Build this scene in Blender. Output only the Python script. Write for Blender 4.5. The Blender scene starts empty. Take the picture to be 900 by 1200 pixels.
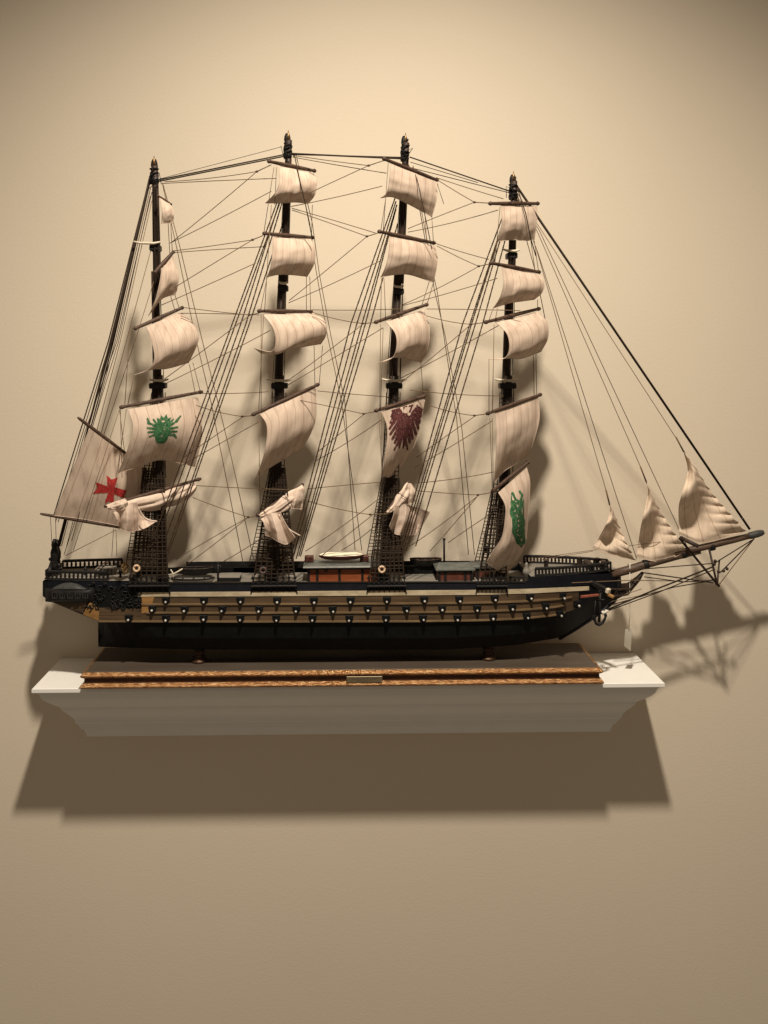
import bpy, math, random
from mathutils import Vector, Matrix, noise
random.seed(7)
C = bpy.context.scene.collection
MM = 0.001
# ------------------------------------------------------------------ camera model
D = 0.970                    # camera to the keel plane of the ship (y = 0)
F = 970.0                    # focal length in photo pixels
CX, CY = 402.0, 422.0        # foot of the perpendicular from the lens to the wall
ROLL = math.radians(0.55)
cr, sr = math.cos(ROLL), math.sin(ROLL)
WALL = 0.066
LEAN = 0.0                    # the rig leans out from the wall by this much per unit of height
Z_DECK = -0.257
def P(px, py, y=0.0):
    """world point at depth y (mm from keel plane, + toward wall) seen at photo pixel px,py"""
    if LEAN:
        y2 = y
        for _ in range(8):
            s0 = (D + y2*MM)/F
            z = -(px-CX)*s0*sr - (py-CY)*s0*cr
            y2 = y - LEAN*max(0.0, z-Z_DECK)/MM
        y = y2
    s = (D + y*MM)/F
    ix, iz = (px-CX)*s, -(py-CY)*s
    return Vector((ix*cr + iz*sr, y*MM, -ix*sr + iz*cr))

# ------------------------------------------------------------------ node helpers
def new_mat(name):
    m = bpy.data.materials.new(name); m.use_nodes = True
    nt = m.node_tree; b = nt.nodes['Principled BSDF']
    return m, nt, b
def ramp(nt, fac, stops):
    r = nt.nodes.new('ShaderNodeValToRGB')
    el = r.color_ramp.elements
    while len(el) < len(stops): el.new(0.5)
    for e, (p, c) in zip(el, stops):
        e.position = p; e.color = (*c, 1)
    nt.links.new(fac, r.inputs[0]); return r.outputs[0]
def noise_tex(nt, scale, detail=4, rough=.55, vec=None, dist=0):
    n = nt.nodes.new('ShaderNodeTexNoise'); n.inputs['Scale'].default_value = scale
    n.inputs['Detail'].default_value = detail; n.inputs['Roughness'].default_value = rough
    n.inputs['Distortion'].default_value = dist
    if vec is None:
        g = nt.nodes.new('ShaderNodeNewGeometry'); vec = g.outputs['Position']
    nt.links.new(vec, n.inputs['Vector']); return n.outputs['Fac']
def mapping(nt, scale):
    g = nt.nodes.new('ShaderNodeNewGeometry'); mp = nt.nodes.new('ShaderNodeMapping')
    mp.inputs['Scale'].default_value = scale
    nt.links.new(g.outputs['Position'], mp.inputs['Vector']); return mp.outputs[0]
def bump(nt, b, h, strength=.3, dist=.0005):
    n = nt.nodes.new('ShaderNodeBump'); n.inputs['Strength'].default_value = strength
    n.inputs['Distance'].default_value = dist
    nt.links.new(h, n.inputs['Height']); nt.links.new(n.outputs[0], b.inputs['Normal'])
def math_n(nt, op, a, bv=None, c=None):
    n = nt.nodes.new('ShaderNodeMath'); n.operation = op
    for i, v in enumerate((a, bv, c)):
        if v is None: continue
        if isinstance(v, (int, float)): n.inputs[i].default_value = v
        else: nt.links.new(v, n.inputs[i])
    return n.outputs[0]
def simple(name, c1, c2, scale=200, rough=.6, metal=0, stretch=None, bstr=.25, bdist=.0004, spec=.35):
    m, nt, b = new_mat(name)
    vec = mapping(nt, stretch) if stretch else None
    n = noise_tex(nt, scale, 5, .6, vec)
    nt.links.new(ramp(nt, n, [(.32, c1), (.68, c2)]), b.inputs['Base Color'])
    b.inputs['Roughness'].default_value = rough; b.inputs['Metallic'].default_value = metal
    b.inputs['Specular IOR Level'].default_value = spec
    if bstr: bump(nt, b, n, bstr, bdist)
    return m
M = {}
# wall paint
m, nt, b = new_mat('wall_paint')
n1 = noise_tex(nt, 1.6, 3, .5)
nt.links.new(ramp(nt, n1, [(.3, (.685, .588, .458)), (.7, (.725, .625, .490))]), b.inputs['Base Color'])
b.inputs['Roughness'].default_value = .75; b.inputs['Specular IOR Level'].default_value = .2
n2 = noise_tex(nt, 420, 3, .55)
bump(nt, b, n2, .22, .0008); M['wall'] = m
M['white'] = simple('white_paint', (.83, .80, .745), (.86, .83, .775), 30, .42, bstr=.05, spec=.4)
# canvas
def canvas(name, c_lo, c_hi, seams=6.0):
    m, nt, b = new_mat(name)
    tc = nt.nodes.new('ShaderNodeUVMap'); sp = nt.nodes.new('ShaderNodeSeparateXYZ')
    nt.links.new(tc.outputs[0], sp.inputs[0])
    fr = math_n(nt, 'FRACT', math_n(nt, 'MULTIPLY', sp.outputs[0], seams))
    d = math_n(nt, 'ABSOLUTE', math_n(nt, 'SUBTRACT', fr, .5))
    line = math_n(nt, 'LESS_THAN', d, .036)
    stain = noise_tex(nt, 28, 4, .6)
    mpv = mapping(nt, (140, 140, 6))
    streak = noise_tex(nt, 1.0, 3, .6, mpv)
    s = math_n(nt, 'ADD', math_n(nt, 'MULTIPLY', stain, .22), math_n(nt, 'MULTIPLY', streak, .78))
    col = ramp(nt, s, [(.30, c_lo), (.58, c_hi)])
    mx = nt.nodes.new('ShaderNodeMix'); mx.data_type = 'RGBA'; mx.blend_type = 'MULTIPLY'
    nt.links.new(math_n(nt, 'MULTIPLY', line, .46), mx.inputs[0]); nt.links.new(col, mx.inputs[6])
    mx.inputs[7].default_value = (.42, .30, .22, 1)
    nt.links.new(mx.outputs[2], b.inputs['Base Color'])
    b.inputs['Roughness'].default_value = .9; b.inputs['Specular IOR Level'].default_value = .1
    w = noise_tex(nt, 900, 2, .5)
    h = math_n(nt, 'ADD', math_n(nt, 'MULTIPLY', w, .4), math_n(nt, 'MULTIPLY', streak, .8))
    bump(nt, b, h, .35, .0007)
    tr = nt.nodes.new('ShaderNodeBsdfTranslucent'); nt.links.new(mx.outputs[2], tr.inputs[0])
    ms = nt.nodes.new('ShaderNodeMixShader'); ms.inputs[0].default_value = .10
    nt.links.new(b.outputs[0], ms.inputs[1]); nt.links.new(tr.outputs[0], ms.inputs[2])
    nt.links.new(ms.outputs[0], nt.nodes['Material Output'].inputs[0])
    return m
M['canvas'] = canvas('sail_canvas', (.48, .36, .275), (.665, .525, .415))
M['canvas_jib'] = canvas('jib_canvas', (.58, .45, .335), (.74, .595, .46), 4)
M['canvas_furl'] = canvas('furled_canvas', (.62, .47, .375), (.78, .62, .50), 3)
M['canvas_cover'] = simple('boat_cover', (.74, .68, .50), (.82, .76, .58), 120, .8)
def ink(name, c1, c2):
    m, nt, b = new_mat(name)
    n = noise_tex(nt, 420, 3, .6)
    nt.links.new(ramp(nt, n, [(.35, c1), (.62, c2)]), b.inputs['Base Color'])
    b.inputs['Roughness'].default_value = .9; b.inputs['Specular IOR Level'].default_value = .1
    return m
M['green'] = ink('green_ink', (.018, .075, .030), (.070, .185, .082))
M['purple'] = ink('maroon_ink', (.050, .014, .016), (.13, .045, .042))
M['red'] = ink('red_ink', (.36, .022, .022), (.52, .055, .05))
M['black'] = simple('black_wood', (.004, .004, .005), (.016, .013, .011), 260, .55, stretch=(.3, 1, 1), spec=.3)
M['hull'] = simple('black_hull_paint', (.004, .0045, .0045), (.009, .009, .0085), 120, .6, spec=.15)
M['navy'] = simple('blue_black_bulwark', (.0035, .004, .006), (.007, .0075, .011), 160, .6, spec=.18)
M['mast'] = simple('mast_wood', (.010, .007, .0055), (.055, .030, .019), 300, .55, stretch=(1, 1, .15))
M['yard'] = simple('yard_wood', (.035, .018, .011), (.10, .055, .034), 260, .6)
M['spar'] = simple('bowsprit_wood', (.045, .026, .016), (.13, .08, .05), 160, .55, stretch=(.25, 1, 1))
M['rope'] = simple('hemp_rope', (.11, .07, .04), (.20, .135, .08), 700, .9, bstr=0, spec=.1)
M['rope_dark'] = simple('tarred_rope', (.018, .012, .008), (.05, .033, .022), 700, .85, bstr=0, spec=.15)
M['rope_brown'] = simple('brown_rope', (.045, .028, .017), (.10, .065, .04), 700, .9, bstr=0, spec=.1)
M['rope_white'] = simple('white_cord', (.65, .6, .5), (.75, .7, .6), 300, .8, bstr=0)
M['cream'] = simple('cream_paint', (.36, .285, .18), (.60, .495, .335), 130, .6, stretch=(.4, 1, 1))
M['bone'] = simple('ivory_trim', (.55, .47, .35), (.68, .60, .46), 300, .5)
M['band'] = simple('tan_planking', (.048, .030, .016), (.125, .077, .040), 90, .5, stretch=(.18, 1, 1.6))
M['ledge'] = simple('tan_ledge', (.125, .080, .040), (.235, .155, .080), 120, .5, stretch=(.3, 1, 1))
M['counter'] = simple('orange_wood', (.21, .105, .032), (.36, .19, .065), 120, .5, stretch=(.3, 1, 1))
M['reddish'] = simple('mahogany_panel', (.17, .040, .014), (.30, .085, .030), 130, .4, stretch=(.3, 1, 1.5))
M['darkred'] = simple('dark_red_panel', (.07, .020, .012), (.14, .045, .028), 130, .5)
M['deck'] = simple('grey_deck', (.16, .14, .115), (.26, .235, .195), 160, .7, stretch=(.15, 1, 1))
M['roof'] = simple('grey_green_roof', (.075, .080, .070), (.14, .145, .125), 140, .55)
M['roof_edge'] = simple('silver_edge', (.30, .29, .26), (.48, .46, .42), 200, .4)
M['pewter'] = simple('pewter', (.42, .40, .36), (.62, .58, .52), 500, .35, metal=.4)
M['brass'] = simple('dark_brass', (.16, .085, .03), (.45, .27, .11), 420, .38, metal=.85, bstr=.5)
M['bronze'] = simple('bronze_pedestal', (.03, .017, .010), (.13, .07, .04), 500, .45, metal=.6, bstr=.6)
M['base_top'] = simple('plinth_veneer', (.064, .048, .034), (.086, .066, .049), 60, .5, stretch=(.2, 1, 1))
M['redstrip'] = simple('red_paint', (.20, .05, .03), (.30, .09, .05), 200, .5)
M['orange_buoy'] = simple('buoy_cream', (.52, .36, .22), (.72, .52, .34), 400, .5)
M['greydome'] = simple('gallery_lead_roof', (.030, .030, .028), (.062, .060, .056), 200, .55)
# gilded moulding
m, nt, b = new_mat('gilded_wood')
n = noise_tex(nt, 520, 7, .75, mapping(nt, (.34, 1, 1)))
nt.links.new(ramp(nt, n, [(.34, (.10, .035, .013)), (.47, (.36, .16, .058)), (.58, (.62, .36, .16)), (.70, (.95, .74, .50))]), b.inputs['Base Color'])  # dark pits and gold tones; palest stops paint in the highlight streaks
b.inputs['Metallic'].default_value = .72; b.inputs['Roughness'].default_value = .27
n9 = noise_tex(nt, 1500, 3, .6)
bump(nt, b, math_n(nt, 'ADD', n, math_n(nt, 'MULTIPLY', n9, .6)), .9, .0011); M['gilt'] = m
m = simple('groove_brown', (.030, .008, .003), (.075, .024, .008), 200, .45); M['groove'] = m
m, nt, b = new_mat('plate_brass')
tc = mapping(nt, (800, 1, 900)); n = noise_tex(nt, 1, 4, .7, tc)
nt.links.new(ramp(nt, n, [(.35, (.12, .085, .045)), (.6, (.25, .195, .115))]), b.inputs['Base Color'])
b.inputs['Metallic'].default_value = .5; b.inputs['Roughness'].default_value = .45; M['plate'] = m
M['plate_ink'] = simple('plate_engraving', (.05, .035, .02), (.08, .06, .035), 300, .6)
m, nt, b = new_mat('tag_paper'); b.inputs['Base Color'].default_value = (.50, .45, .36, 1)
b.inputs['Roughness'].default_value = .7; M['paper'] = m

# ------------------------------------------------------------------ mesh building
class MB:
    def __init__(s): s.v = []; s.f = []; s.m = []; s.uv = {}
    def add(s, verts, faces, mi=0):
        o = len(s.v); s.v += [Vector(v) for v in verts]
        for f in faces: s.f.append([i+o for i in f]); s.m.append(mi)
        return o
    def tube(s, pts, r, n=6, cap=True, mi=0):
        pts = [Vector(p) for p in pts]
        if not isinstance(r, (list, tuple)): r = [r]*len(pts)
        rings = []; ref = None
        for i, p in enumerate(pts):
            a = pts[max(i-1, 0)]; b2 = pts[min(i+1, len(pts)-1)]
            t = (b2-a)
            t = t.normalized() if t.length > 1e-9 else Vector((0, 0, 1))
            if ref is None:
                ref = Vector((0, 1, 0)) if abs(t.y) < .9 else Vector((1, 0, 0))
            ux = t.cross(ref).normalized(); uy = t.cross(ux).normalized(); ref = -uy if uy.dot(ref) < 0 else uy
            uy = ref; ux = t.cross(uy).normalized()
            rings.append([p + (ux*math.cos(2*math.pi*k/n) + uy*math.sin(2*math.pi*k/n))*r[i] for k in range(n)])
        fs = []
        for i in range(len(rings)-1):
            for k in range(n):
                fs.append([i*n+k, i*n+(k+1) % n, (i+1)*n+(k+1) % n, (i+1)*n+k])
        if cap:
            fs.append(list(range(n))[::-1]); fs.append([(len(rings)-1)*n+k for k in range(n)])
        s.add([v for g in rings for v in g], fs, mi)
    def box(s, c, size, rot=None, mi=0, bev=0.0):
        c = Vector(c); hx, hy, hz = [q/2 for q in size]
        R = rot or Matrix.Identity(3)
        if bev <= 0:
            vs = [c + R @ Vector((x, y, z)) for x in (-hx, hx) for y in (-hy, hy) for z in (-hz, hz)]
            s.add(vs, [[0, 1, 3, 2], [4, 6, 7, 5], [0, 4, 5, 1], [2, 3, 7, 6], [0, 2, 6, 4], [1, 5, 7, 3]], mi)
            return
        b = min(bev, hx*.9, hy*.9, hz*.9)
        idx = {}; vs = []
        for sx in (-1, 1):
            for sy in (-1, 1):
                for sz in (-1, 1):
                    for ax in range(3):
                        e = [hx-b, hy-b, hz-b]; e[ax] += b
                        idx[(sx, sy, sz, ax)] = len(vs)
                        vs.append(c + R @ Vector((sx*e[0], sy*e[1], sz*e[2])))
        fs = []
        S = (-1, 1)
        for q in S:
            fs.append([idx[(q, a, bb, 0)] for a, bb in ((-1, -1), (1, -1), (1, 1), (-1, 1))])
            fs.append([idx[(a, q, bb, 1)] for a, bb in ((-1, -1), (1, -1), (1, 1), (-1, 1))])
            fs.append([idx[(a, bb, q, 2)] for a, bb in ((-1, -1), (1, -1), (1, 1), (-1, 1))])
        for a in S:
            for bb in S:
                fs.append([idx[(a, bb, -1, 0)], idx[(a, bb, 1, 0)], idx[(a, bb, 1, 1)], idx[(a, bb, -1, 1)]])
                fs.append([idx[(a, -1, bb, 0)], idx[(a, 1, bb, 0)], idx[(a, 1, bb, 2)], idx[(a, -1, bb, 2)]])
                fs.append([idx[(-1, a, bb, 1)], idx[(1, a, bb, 1)], idx[(1, a, bb, 2)], idx[(-1, a, bb, 2)]])
                for d in S:
                    fs.append([idx[(a, bb, d, 0)], idx[(a, bb, d, 1)], idx[(a, bb, d, 2)]])
        s.add(vs, fs, mi)
    def lathe(s, c, prof, axis=(0, 0, 1), n=12, mi=0):
        """prof: list of (radius, height along axis)"""
        ax = Vector(axis).normalized(); ref = Vector((1, 0, 0)) if abs(ax.x) < .9 else Vector((0, 1, 0))
        u = ax.cross(ref).normalized(); w = ax.cross(u)
        vs = []; c = Vector(c)
        for r, h in prof:
            vs += [c + ax*h + (u*math.cos(2*math.pi*k/n) + w*math.sin(2*math.pi*k/n))*max(r, 1e-6) for k in range(n)]
        fs = [[i*n+k, i*n+(k+1) % n, (i+1)*n+(k+1) % n, (i+1)*n+k] for i in range(len(prof)-1) for k in range(n)]
        fs.append(list(range(n))[::-1]); fs.append([(len(prof)-1)*n+k for k in range(n)])
        s.add(vs, fs, mi)
    def ball(s, c, r, n=10, mi=0, sc=(1, 1, 1)):
        vs = []; fs = []; h = n//2+1; c = Vector(c)
        for i in range(h+1):
            th = math.pi*i/h
            for k in range(n):
                ph = 2*math.pi*k/n
                vs.append(c + Vector((r*sc[0]*math.sin(th)*math.cos(ph), r*sc[1]*math.sin(th)*math.sin(ph), r*sc[2]*math.cos(th))))
        for i in range(h):
            for k in range(n): fs.append([i*n+k, (i+1)*n+k, (i+1)*n+(k+1) % n, i*n+(k+1) % n])
        s.add(vs, fs, mi)
    def torus(s, c, R, r, normal=(0, -1, 0), n=20, k=8, mi=0):
        ax = Vector(normal).normalized(); ref = Vector((1, 0, 0)) if abs(ax.x) < .9 else Vector((0, 1, 0))
        u = ax.cross(ref).normalized(); w = ax.cross(u); c = Vector(c); vs = []
        for i in range(n):
            a = 2*math.pi*i/n; d = u*math.cos(a)+w*math.sin(a)
            for j in range(k):
                q = 2*math.pi*j/k
                vs.append(c + d*(R+r*math.cos(q)) + ax*(r*math.sin(q)))
        fs = [[i*k+j, ((i+1) % n)*k+j, ((i+1) % n)*k+(j+1) % k, i*k+(j+1) % k] for i in range(n) for j in range(k)]
        s.add(vs, fs, mi)
WORLD = {}
def link(name, mb, mats, parent=None, smooth=False, uvs=None, label=None):
    if not isinstance(mats, (list, tuple)): mats = [mats]
    lo = Vector([min(v[i] for v in mb.v) for i in range(3)]); hi = Vector([max(v[i] for v in mb.v) for i in range(3)])
    c = (lo+hi)/2
    me = bpy.data.meshes.new(name)
    me.from_pydata([tuple(v-c) for v in mb.v], [], mb.f)
    for mt in mats: me.materials.append(mt)
    for p, mi in zip(me.polygons, mb.m):
        p.material_index = mi; p.use_smooth = smooth
    if uvs:
        l = me.uv_layers.new(name='UVMap')
        for lp in me.loops: l.data[lp.index].uv = uvs[lp.vertex_index]
    me.update()
    o = bpy.data.objects.new(name, me); C.objects.link(o)
    WORLD[o.name] = c
    if parent:
        o.parent = parent; o.location = c - WORLD[parent.name]
    else: o.location = c
    if label: o['label'] = label
    return o
def empty(name, loc, label, cat):
    o = bpy.data.objects.new(name, None); C.objects.link(o); o.location = loc
    o.empty_display_size = .01
    o['label'] = label; o['category'] = cat; WORLD[o.name] = Vector(loc); return o
def fix_normals(o):
    import bmesh
    bm = bmesh.new(); bm.from_mesh(o.data); bmesh.ops.recalc_face_normals(bm, faces=bm.faces); bm.to_mesh(o.data); bm.free()

# ------------------------------------------------------------------ wall
mb = MB(); w = 6.0
mb.add([(-w, WALL, -w), (w, WALL, -w), (w, WALL, w), (-w, WALL, w)], [[0, 1, 2, 3]])
wall = link('wall', mb, M['wall']); wall['kind'] = 'structure'

# ------------------------------------------------------------------ shelf
def loft_rect(mb, xl, xr, yf, yb, ztop, prof, closed_back=False, mi=0):
    """mitred moulding round left end, front, right end; prof = (inset, dz)"""
    rows = []
    for o, dz in prof:
        z = ztop+dz*MM; q = o*MM
        yk = yb-q if closed_back else yb
        rows.append([Vector((xl+q, yk, z)), Vector((xl+q, yf+q, z)), Vector((xr-q, yf+q, z)), Vector((xr-q, yk, z))])
    for a, b in zip(rows, rows[1:]):
        for i in range(4 if closed_back else 3):
            j = (i+1) % 4
            mb.add([a[i], a[j], b[j], b[i]], [[0, 3, 2, 1]], mi)
    mb.add(rows[0], [[0, 1, 2, 3]], mi); mb.add(rows[-1], [[3, 2, 1, 0]], mi)
SF = -32.0
sl = P(37, 808, SF); srt = P(779, 799.5, SF)
ZS = (sl.z+srt.z)/2
yf = SF*MM
shelf = empty('wall_shelf', ((sl.x+srt.x)/2, WALL, ZS-.076), 'white crown moulding ledge fixed to the beige wall, carrying the gilded plinth', 'shelf')
mb = MB()
loft_rect(mb, sl.x, srt.x, yf, WALL-.0003, ZS, [(.7, 0), (0, -.7), (0, -4.6), (.5, -5.2)])
o = link('top_board', mb, M['white'], shelf)
mb = MB()
prof = [(4, -5.2), (5, -6.5), (5, -8.5), (6.4, -9.2), (6.4, -11)]
for i in range(9):      # cyma: cove then ogee
    t = i/8; prof.append((7 + 17*(1-math.cos(t*math.pi/2))**.8, -11.5-20*t - 0))
for i in range(1, 9):
    t = i/8; prof.append((24 + 13*math.sin(t*math.pi/2)**1.6*1.0, -31.5-24*t))
prof += [(38.5, -57), (38.5, -58.5), (40.5, -59), (40.5, -62), (42, -62.6), (42, -64.8), (44.5, -66), (46.5, -72), (47.5, -76)]
loft_rect(mb, sl.x, srt.x, yf, WALL-.0003, ZS, prof)
o = link('crown_moulding', mb, M['white'], shelf)

# ------------------------------------------------------------------ display base
BF = -39.0
bl_ = P(96, 799, BF); br_ = P(705, 793, BF)
ZB = ZS+.0006; HB = .0195
base = empty('display_base', ((bl_.x+br_.x)/2, 0, ZB), 'long dark plinth with gilded moulded edge and small nameplate, on the white wall shelf', 'plinth')
yb = .046
mb = MB()
loft_rect(mb, bl_.x+.003, br_.x-.003, BF*MM+.003, yb-.003, ZB+HB, [(.4, 0), (0, -.4), (0, -19), (.2, -19.3)], True)
link('plinth', mb, M['base_top'], base)
mb = MB()
def ridge(mb, zc, r, out):
    pr = []
    for i in range(11):
        a = -math.pi/2 + math.pi*i/10
        pr.append((-out*math.cos(a)+2.9, zc - r*math.sin(-a)*-1))
    return pr
def half(zt, h, out, n=10, inset=1.6):
    return [(inset-out*math.sin(math.pi*i/n), zt-h*i/n) for i in range(n+1)]
# subdivided along x so that the bump has life
def mould(name, prof, mat):
    mb = MB(); loft_rect(mb, bl_.x, br_.x, BF*MM, yb, ZB+HB, prof, True); o = link(name, mb, mat, base, smooth=False); return o
mould('gilded_moulding', half(-.3, 6.6, 3.2), M['gilt'])
mould('groove', [(2.0, -7.0), (2.0, -12.2)], M['groove'])
mould('gilded_moulding', half(-12.4, 6.4, 3.8), M['gilt'])
# nameplate
np0 = P(406, 787, BF-1); np1 = P(448, 796, BF-1)
mb = MB(); mb.box(((np0.x+np1.x)/2, BF*MM-.0013, ZB+HB-.0098), (np1.x-np0.x, .0012, .0072), bev=.0003)
plate = link('nameplate', mb, M['plate'], base)
# worn engraved strokes (unreadable in the photo)
mb = MB()
x = np0.x+.006
while x < np1.x-.006:
    wd = random.uniform(.0010, .0024)
    mb.box((x+wd/2, BF*MM-.0019, ZB+HB-.0088+random.uniform(-.0002, .0002)), (wd*.8, .0002, .0011)); x += wd+.0007
x = np0.x+.011
while x < np1.x-.011:
    wd = random.uniform(.0008, .0020)
    mb.box((x+wd/2, BF*MM-.0019, ZB+HB-.0111), (wd*.8, .0002, .0008)); x += wd+.0006
link('engraving', mb, M['plate_ink'], plate)
# pedestals under the keel
for px in (233.5, 572):
    c = P(px, 771, -6); c.z = ZB+HB
    mb = MB()
    mb.lathe(c, [(.0095, 0), (.0095, .002), (.0085, .003), (.0055, .005), (.0040, .0075), (.0055, .0095), (.0066, .011), (.0050, .0125), (.0046, .0215)], n=18)
    for k in range(6):
        a = 2*math.pi*k/6
        mb.ball(c+Vector((.0062*math.cos(a), .0062*math.sin(a), .0042)), .0022, 8)
        mb.ball(c+Vector((.0052*math.cos(a+.5), .0052*math.sin(a+.5), .0115)), .0015, 8)
    link('pedestal', mb, M['bronze'], base, smooth=True)

# ------------------------------------------------------------------ the ship
ZD = P(402, 684, -33).z-.0035           # main deck height
ship = empty('model_ship', (P(390, 700, 0).x, 0, ZB+HB+.018), 'dark four-masted model sailing ship with cream sails, standing on the gilded plinth', 'model ship')
def interp(tab, x):
    if x <= tab[0][0]: return tab[0][1]
    for (a, va), (b, vb) in zip(tab, tab[1:]):
        if x <= b: return va+(vb-va)*(x-a)/(b-a) if b > a else vb
    return tab[-1][1]
B_ = [(50, 22), (56, 27), (90, 31), (150, 34), (260, 36), (560, 36), (610, 34.5), (650, 30), (680, 23), (700, 16), (714, 8), (723, 2.0)]
T_rail = [(50, 681), (151, 681), (152, 683.5), (618, 682.5), (621, 675.5), (726, 671.5)]
T_st1 = [(50, 690), (100, 693.5), (160, 694), (300, 693.2), (450, 692), (560, 691.3), (620, 690), (690, 687), (726, 684)]
T_st2 = [(50, 696), (100, 699), (160, 699), (300, 698.5), (450, 697.6), (560, 696.8), (620, 695.2), (690, 691.5), (726, 688)]
T_b3 = [(50, 698), (57, 703.5), (114.8, 727.3), (115.2, 728.5), (300, 729), (480, 728.6), (560, 727.5), (610, 725.5), (650, 721.5), (675, 714), (692, 704), (704, 696), (723, 690.5)]
T_b4 = [(50, 698.5), (57, 704), (114.8, 727.8), (115.2, 758), (220, 761), (520, 761.5), (600, 756.5), (655, 747.5), (676, 735), (690, 725.5), (706, 714), (716, 704), (723, 693)]
stations = [50, 53, 57, 65, 75, 90, 105, 114.8, 115.2, 122, 135, 150, 151.5] + list(range(165, 606, 20)) + [616, 619, 622, 632, 642, 652, 662, 670, 678, 686, 692, 698, 704, 710, 716, 720, 723]
def bk(px, k):      # half beam at level k (rail, st1, st2, b3, mid, b4)
    b = interp(B_, px)
    fine = 1.0 if px < 600 else max(.25, 1-(px-600)/123*.75)
    if k == 0: return b*.965
    if k in (1, 2): return b
    if k == 3: return b*(.99 if px < 600 else .55+.44*fine)
    tail = min(1.0, max(.10, (px-112)/70)) if px > 115 else .97
    if k == 4: return b*(.86*min(1, tail+.15))*(fine if px > 600 else 1)
    return max(1.2, b*.50*tail*(fine**1.3 if px > 600 else 1)) if px > 115 else b*.95
TT = [T_rail, T_st1, T_st2, T_b3, None, T_b4]
def lev(px, k):
    if k == 4:
        return interp(T_b3, px)*.42+interp(T_b4, px)*.58
    return interp(TT[k], px)
def side(px, k, extra=0.0):
    b = bk(px, k)
    v = P(px, lev(px, k), -b); v.y = -(b+extra)*MM
    return v
def strip(mb, sts, ka, kb, extra=0.0, thick=0.0, mi=0, dza=0, dzb=0):
    for s in (1, -1):
        a = [side(p, ka, extra) for p in sts]; b = [side(p, kb, extra) for p in sts]
        vs = []
        for q, r in zip(a, b):
            vs += [Vector((q.x, q.y*s, q.z+dza*MM)), Vector((r.x, r.y*s, r.z+dzb*MM))]
        fs = [[2*i, 2*i+1, 2*i+3, 2*i+2] if s == 1 else [2*i, 2*i+2, 2*i+3, 2*i+1] for i in range(len(sts)-1)]
        mb.add(vs, fs, mi)
# black shell of the whole hull
mb = MB()
for ka, kb in ((0, 1), (1, 2), (2, 3)): strip(mb, stations, ka, kb)
# transom
for ka, kb in ((0, 1), (1, 2), (2, 3)):
    a, b = side(50, ka), side(50, kb)
    mb.add([a, (a.x, -a.y, a.z), (b.x, -b.y, b.z), b], [[0, 1, 2, 3]])
hull = link('hull', mb, M['navy'], ship, smooth=False)
mb = MB()
strip(mb, stations, 3, 4); strip(mb, stations, 4, 5)
vs = []
for p in stations:
    q = side(p, 5); vs += [q, Vector((q.x, -q.y, q.z))]
mb.add(vs, [[2*i, 2*i+1, 2*i+3, 2*i+2] for i in range(len(stations)-1)])
link('lower_hull', mb, M['hull'], ship, smooth=False)
# inside of the bulwark + caprail
for s in (1, -1):
    mb = MB(); pts = []
    for p in [q for q in stations if 151 < q < 620]:
        v = side(p, 0); pts.append(Vector((v.x, (v.y+.0008)*s, v.z+.0003)))
    for a, b in zip(pts, pts[1:]):
        d = Vector((0, .0016*s, 0)); u = Vector((0, 0, .0006))
        mb.add([a-d+u, b-d+u, b+d+u, a+d+u, a-d-u, b-d-u, b+d-u, a+d-u], [[0, 1, 2, 3], [7, 6, 5, 4], [0, 4, 5, 1], [3, 2, 6, 7]])
        zb = ZD-.0005
        mb.add([a+d, b+d, (b.x, b.y+d.y, zb), (a.x, a.y+d.y, zb)], [[0, 1, 2, 3], [3, 2, 1, 0]])
    link('caprail', mb, M['black'], ship)
mb = MB(); pts = [side(p, 0) for p in stations if 200 < p < 612]
for a, b in zip(pts, pts[1:]):
    ya_, yb_ = -a.y-.0006, -b.y-.0006; h_ = .0075
    mb.add([(a.x, ya_, a.z), (b.x, yb_, b.z), (b.x, yb_, b.z+h_), (a.x, ya_, a.z+h_), (a.x, ya_+.0016, a.z), (b.x, yb_+.0016, b.z), (b.x, yb_+.0016, b.z+h_), (a.x, ya_+.0016, a.z+h_)], [[0, 1, 2, 3], [5, 4, 7, 6], [3, 2, 6, 7]])
link('weather_board', mb, M['black'], ship)
# decks
def deck(name, p0, p1, z, mat, inset=.6):
    mb = MB(); sts = [p0]+[q for q in stations if p0 < q < p1]+[p1]
    vs = []
    for p in sts:
        v = side(p, 0); yy = max(.0004, abs(v.y)-inset*MM); vs += [Vector((v.x, -yy, z)), Vector((v.x, yy, z))]
    mb.add(vs, [[2*i, 2*i+2, 2*i+3, 2*i+1] for i in range(len(sts)-1)])
    return link(name, mb, mat, ship)
deck('main_deck', 140, 640, ZD, M['deck'])
ZP = P(100, 681, -31).z+.0006; ZF = P(670, 673.5, -24).z+.0006
def raised(name, p0, p1, z, bulk):
    d = deck(name, p0, p1, z, M['deck'], -.4)
    v = side(bulk, 0); mb = MB()
    mb.box((v.x, 0, (z+ZD)/2-.001), (.0012, abs(v.y)*1.9, z-ZD+.001)); link('bulkhead', mb, M['black'], ship)
raised('poop_deck', 51, 151, ZP, 150); raised('forecastle_deck', 622, 723, ZF, 623)
# cream stripe
mb = MB(); sts = [p for p in stations if 161 < p < 690]
sts = [161]+sts+[690]
strip(mb, sts, 1, 2, 1.0)
for s in (1, -1):   # top and bottom edges
    for k in (1, 2):
        for p, q in zip(sts, sts[1:]):
            a, b = side(p, k, 1.0), side(q, k, 1.0); a2, b2 = side(p, k, -.3), side(q, k, -.3)
            mb.add([Vector((v.x, v.y*s, v.z)) for v in (a, b, b2, a2)], [[0, 1, 2, 3]])
link('stripe', mb, M['cream'], ship)
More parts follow.
